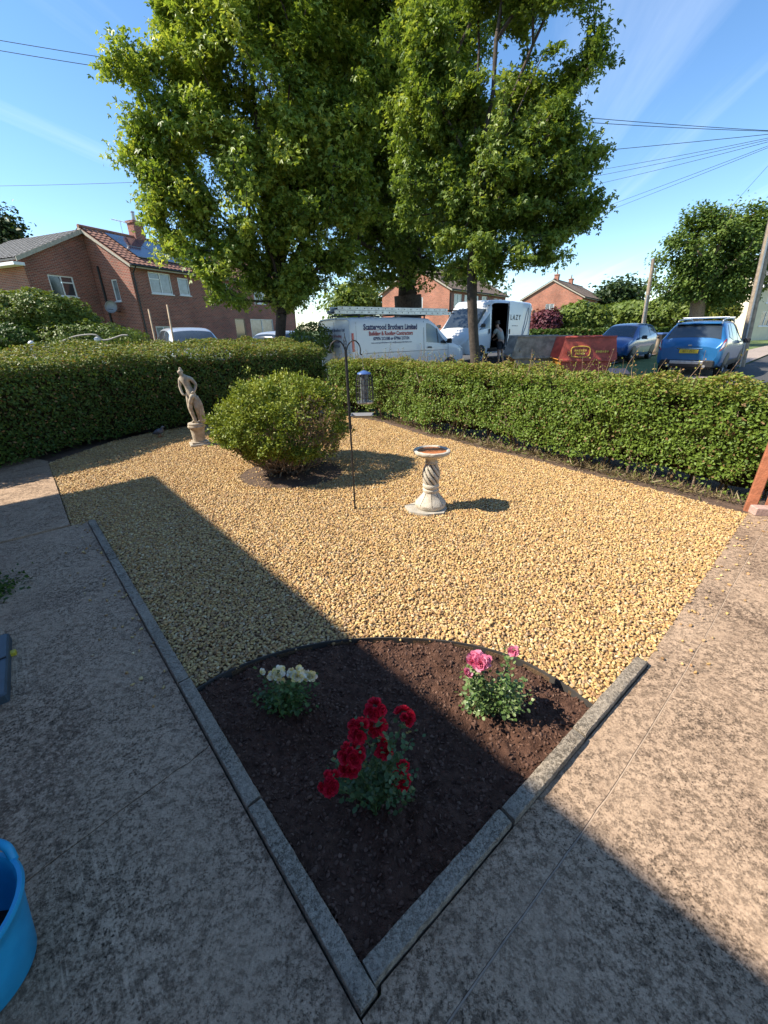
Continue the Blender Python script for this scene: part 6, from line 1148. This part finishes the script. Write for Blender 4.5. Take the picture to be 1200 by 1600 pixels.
# tree across the green
tb4 = YD(1084, 515, 29); tb4[2] = tz(tb4[0], tb4[1])
OAK = [(.045, .085, .016), (.08, .135, .024), (.125, .185, .036), (.19, .25, .05)]
build_tree('broadleaf_tree', 'wide wind-blown tree standing beyond the blue estate car', tb4, YD(1092, 455, 29),
    [PB(u, v, ru, rv, 29) for u, v, ru, rv in ((1088, 372, 40, 40), (1140, 370, 50, 40), (1110, 340, 30, 16), (1165, 345, 24, 14), (1060, 400, 34, 30), (1120, 430, 60, 32), (1165, 410, 40, 42), (1045, 432, 26, 20), (1070, 455, 34, 18), (1140, 455, 40, 14), (1180, 370, 25, 30))],
    300, 34000, .19, .42, OAK, 12, tmpl=KITE, mat='far_leaf', gap=.33, spread=.60, bark='bark_light', limbs=9, tipr=.03)
def far_tree(name, label, u, v, ru, rv, D, cols, n, sz, seed, grp=None, cat='tree', trunk=.25):
    c = YD(u, v, D); m = pxm(c); gz = tz(c[0], c[1]); bl = [PB(u + random.uniform(-.4, .4) * ru, v + random.uniform(-.35, .35) * rv, ru * .62, rv * .62, D + random.uniform(-.5, .5) * ru * m) for _ in range(7)]
    fk = np.array([c[0], c[1], max(c[2] - rv * m * .6, gz + .5)]); return build_tree(name, label, (c[0], c[1], gz), fk, bl, 130, n, sz, trunk, cols, seed, tmpl=KITE, mat='far_leaf', spread=sz * 2.6, limbs=6, tipr=.03, group=grp, cat=cat)
DK = [(.018, .035, .011), (.03, .055, .016), (.05, .08, .022), (.075, .11, .03)]; LT = [(.06, .10, .018), (.11, .16, .028), (.17, .22, .04), (.24, .27, .06)]
far_tree('broadleaf_tree', 'distant green tree seen between the two maples', 556, 468, 46, 26, 62, LT, 6500, .55, 21)
far_tree('broadleaf_tree', 'distant dark green tree behind the gabled house', 972, 462, 36, 20, 72, DK, 5000, .6, 22)
far_tree('broadleaf_tree', 'dark tree standing behind the grey roofed brick wing', -4, 365, 30, 42, 34, DK, 6000, .32, 23)
far_tree('golden_tree', 'golden yellow tree behind the garage roof', 1155, 472, 32, 9, 50, [(.30, .24, .03), (.45, .36, .05), (.55, .42, .07)], 2600, .45, 24)
far_tree('broadleaf_tree', 'dark evergreen beside the cream house roof', 1196, 455, 10, 28, 48, DK, 2500, .4, 25)
def shrub_px(name, label, u, v, ru, rv, D, cols, n, sz, seed, cat='shrub', tmpl=KITE, mat='far_leaf', lump=.42, tip=None, rd=None):
    c = YD(u, v, D); m = pxm(c); gz = tz(c[0], c[1]); zc = c[2] - gz
    return blob_shrub(name, label, cat, (c[0], c[1], gz), (ru * m, rd or ru * m * .8, rv * m), n, sz, cols, tmpl, mat, seed, lump, zc, 8, tipcols=tip)
shrub_px('leafy_shrub', 'large rounded green shrub beside the brick wing', 58, 500, 78, 42, 11.2, LT, 20000, .075, 41, mat='hedge_leaf', tip=[(.12, .17, .03), (.2, .24, .05)])
shrub_px('leafy_shrub', 'low spreading shrub below the satellite dish', 140, 532, 85, 26, 10.9, LT, 12000, .06, 42, mat='hedge_leaf')
shrub_px('leafy_shrub', 'low shrub between the big green shrub and the white posts', 20, 530, 50, 24, 10.2, HEDGE_G, 8000, .06, 47, mat='hedge_leaf')
shrub_px('leafy_shrub', 'bright green shrub beside the small maple trunk', 486, 533, 34, 26, 13.2, LT, 3800, .07, 43, mat='hedge_leaf', lump=.5)
shrub_px('purple_shrub', 'purple leaved shrub in front of the gabled house', 853, 506, 22, 20, 33, [(.10, .03, .045), (.16, .05, .065), (.24, .09, .10)], 3200, .24, 44)
shrub_px('leafy_shrub', 'green shrub between the purple shrub and dark blue hatchback', 906, 500, 42, 25, 34, LT, 5500, .26, 45)
shrub_px('leafy_shrub', 'long pale green thicket behind the dark blue hatchback', 985, 492, 46, 18, 40, LT, 6000, .32, 46, rd=5)
shrub_px('leafy_shrub', 'green thicket below the wind-blown tree', 1050, 490, 46, 24, 36, LT, 6000, .28, 48, rd=3)
shrub_px('leafy_shrub', 'yellow-green bush between the tree trunk and the garage', 1118, 490, 32, 18, 34, [(.10, .13, .02), (.17, .19, .03), (.26, .24, .05)], 3500, .24, 49)
p0, p1 = YD(828, 520, 29)[:2], YD(1050, 520, 27)[:2]
hedge('far_hedge', 'low clipped hedge across the road behind the skips', [p0, (p0 + p1) / 2 + [0, .2], p1], 1.2, 1.15, 14000, .16, HEDGE_G, [(.09, .13, .025), (.14, .17, .04)], 9, inside=np.array([0., 0.]), stems=False, lump=.05, base_z=tz(*((p0 + p1) / 2)), core=.02)

# ================================================================== POLES, WIRES, SMALL STREET THINGS
def upole(label, u0, v0, u1, v1, D, r):
    p0, p1 = YD(u0, v0, D), YD(u1, v1, D); gz = tz(p0[0], p0[1]); f = (p0[2] - gz) / (p1[2] - p0[2]); base = p0 - (p1 - p0) * f; t = thing('utility_pole', label, 'pole', base)
    b = MB(); v_ = p1 - base; b.tube([(0, 0, -.1), v_ * .5, v_], [r, r * .86, r * .72], 12); b.build('shaft', 'wood_pole', t, None, True, 50)
    b = MB(); b.tube([v_ * .0 + np.array([-r * .75, -r * .8, 0]), v_ * .62 + np.array([-r * .62, -r * .7, 0])], .03, 6); b.build('cable_guard', 'galv', t)
    b = MB(); w_ = v_ * .985
    for k in range(4): b.tube([w_ + np.array([0, 0, -.12 * k]), w_ + np.array([.22 * (1 if k % 2 else -1), -.05, -.12 * k])], .018, 5)
    b.build('wire_bracket', 'iron', t); return base, v_
upole('stout timber utility pole leaning beside the blue estate car', 1168, 520, 1238, 203, 17.0, .155)
upole('thin distant timber utility pole behind the dark blue hatchback', 1004, 515, 1021, 404, 27.0, .13)
def wire(label, pts, r=.008, sag=0.0):
    P_ = [YD(*p) for p in pts]
    if sag: P_ = [P_[0] * (1 - f) + P_[-1] * f - np.array([0, 0, sag * 4 * f * (1 - f)]) for f in np.linspace(0, 1, 25)]
    else: P_ = catmull(P_, 8)
    b = MB(); b.tube(P_, r, 4); return tag(b.build('overhead_wire', 'wire', None, P_[0]), label, 'wire', 'overhead wires')
top = (1237, 206, 17.0)
for lab, far, sg in (('upper overhead wire passing from the leaning pole above the big maple', (-30, 58, 15.5), .28), ('overhead wire just under the highest one from the leaning pole', (-30, 74, 15.3), .34), ('overhead wire dipping low over the solar panelled house', (-40, 291, 24), .3)):
    wire(lab, [top, far], .008, sg)
for k, far in enumerate(((700, 293, 34), (700, 308, 36), (700, 330, 38), (640, 425, 52), (640, 440, 54), (1000, 470, 50))):
    wire('thin overhead wire fanning out from the leaning pole to distant houses', [(1237, 208 + 2 * k, 17.0), far], .007, .25)
bn = YD(1036, 527, 22); bnz = tz(bn[0], bn[1]); t = thing('wheelie_bin', 'dark wheelie bin standing on the verge behind the blue cars', 'bin', (bn[0], bn[1], bnz)); b = MB(); b.add([(sx * .22, sy * .26, .06) for sx, sy in ((-1, -1), (1, -1), (1, 1), (-1, 1))] + [(sx * .28, sy * .34, .95) for sx, sy in ((-1, -1), (1, -1), (1, 1), (-1, 1))], [(3, 2, 1, 0), (4, 5, 6, 7), (0, 1, 5, 4), (1, 2, 6, 5), (2, 3, 7, 6), (3, 0, 4, 7)]); b.build('body', 'black_plastic', t); b = MB(); b.cbox((0, 0, .99), (.62, .74, .07), .02); b.build('lid', 'feeder_blue', t)
for s in (-1, 1): b = MB(); b.tube([(s * .2, .28, .1), (s * .26, .28, .1)], .1, 14); b.build('wheel', 'rubber', t)
bn = YD(1025, 528, 22.0); t = thing('recycling_sack', 'pale sack of rubbish beside the wheelie bin', 'sack', (bn[0], bn[1], tz(bn[0], bn[1]))); b = MB(); b.lathe([(.05, 0), (.25, .02), (.28, .2), (.26, .5), (.18, .72), (.08, .8), (.12, .86), (.05, .88)], n=18, fn=lambda a, z: 1 + .08 * math.sin(5 * a + 7 * z)); b.build('sack', 'wood_pale', t, None, True)
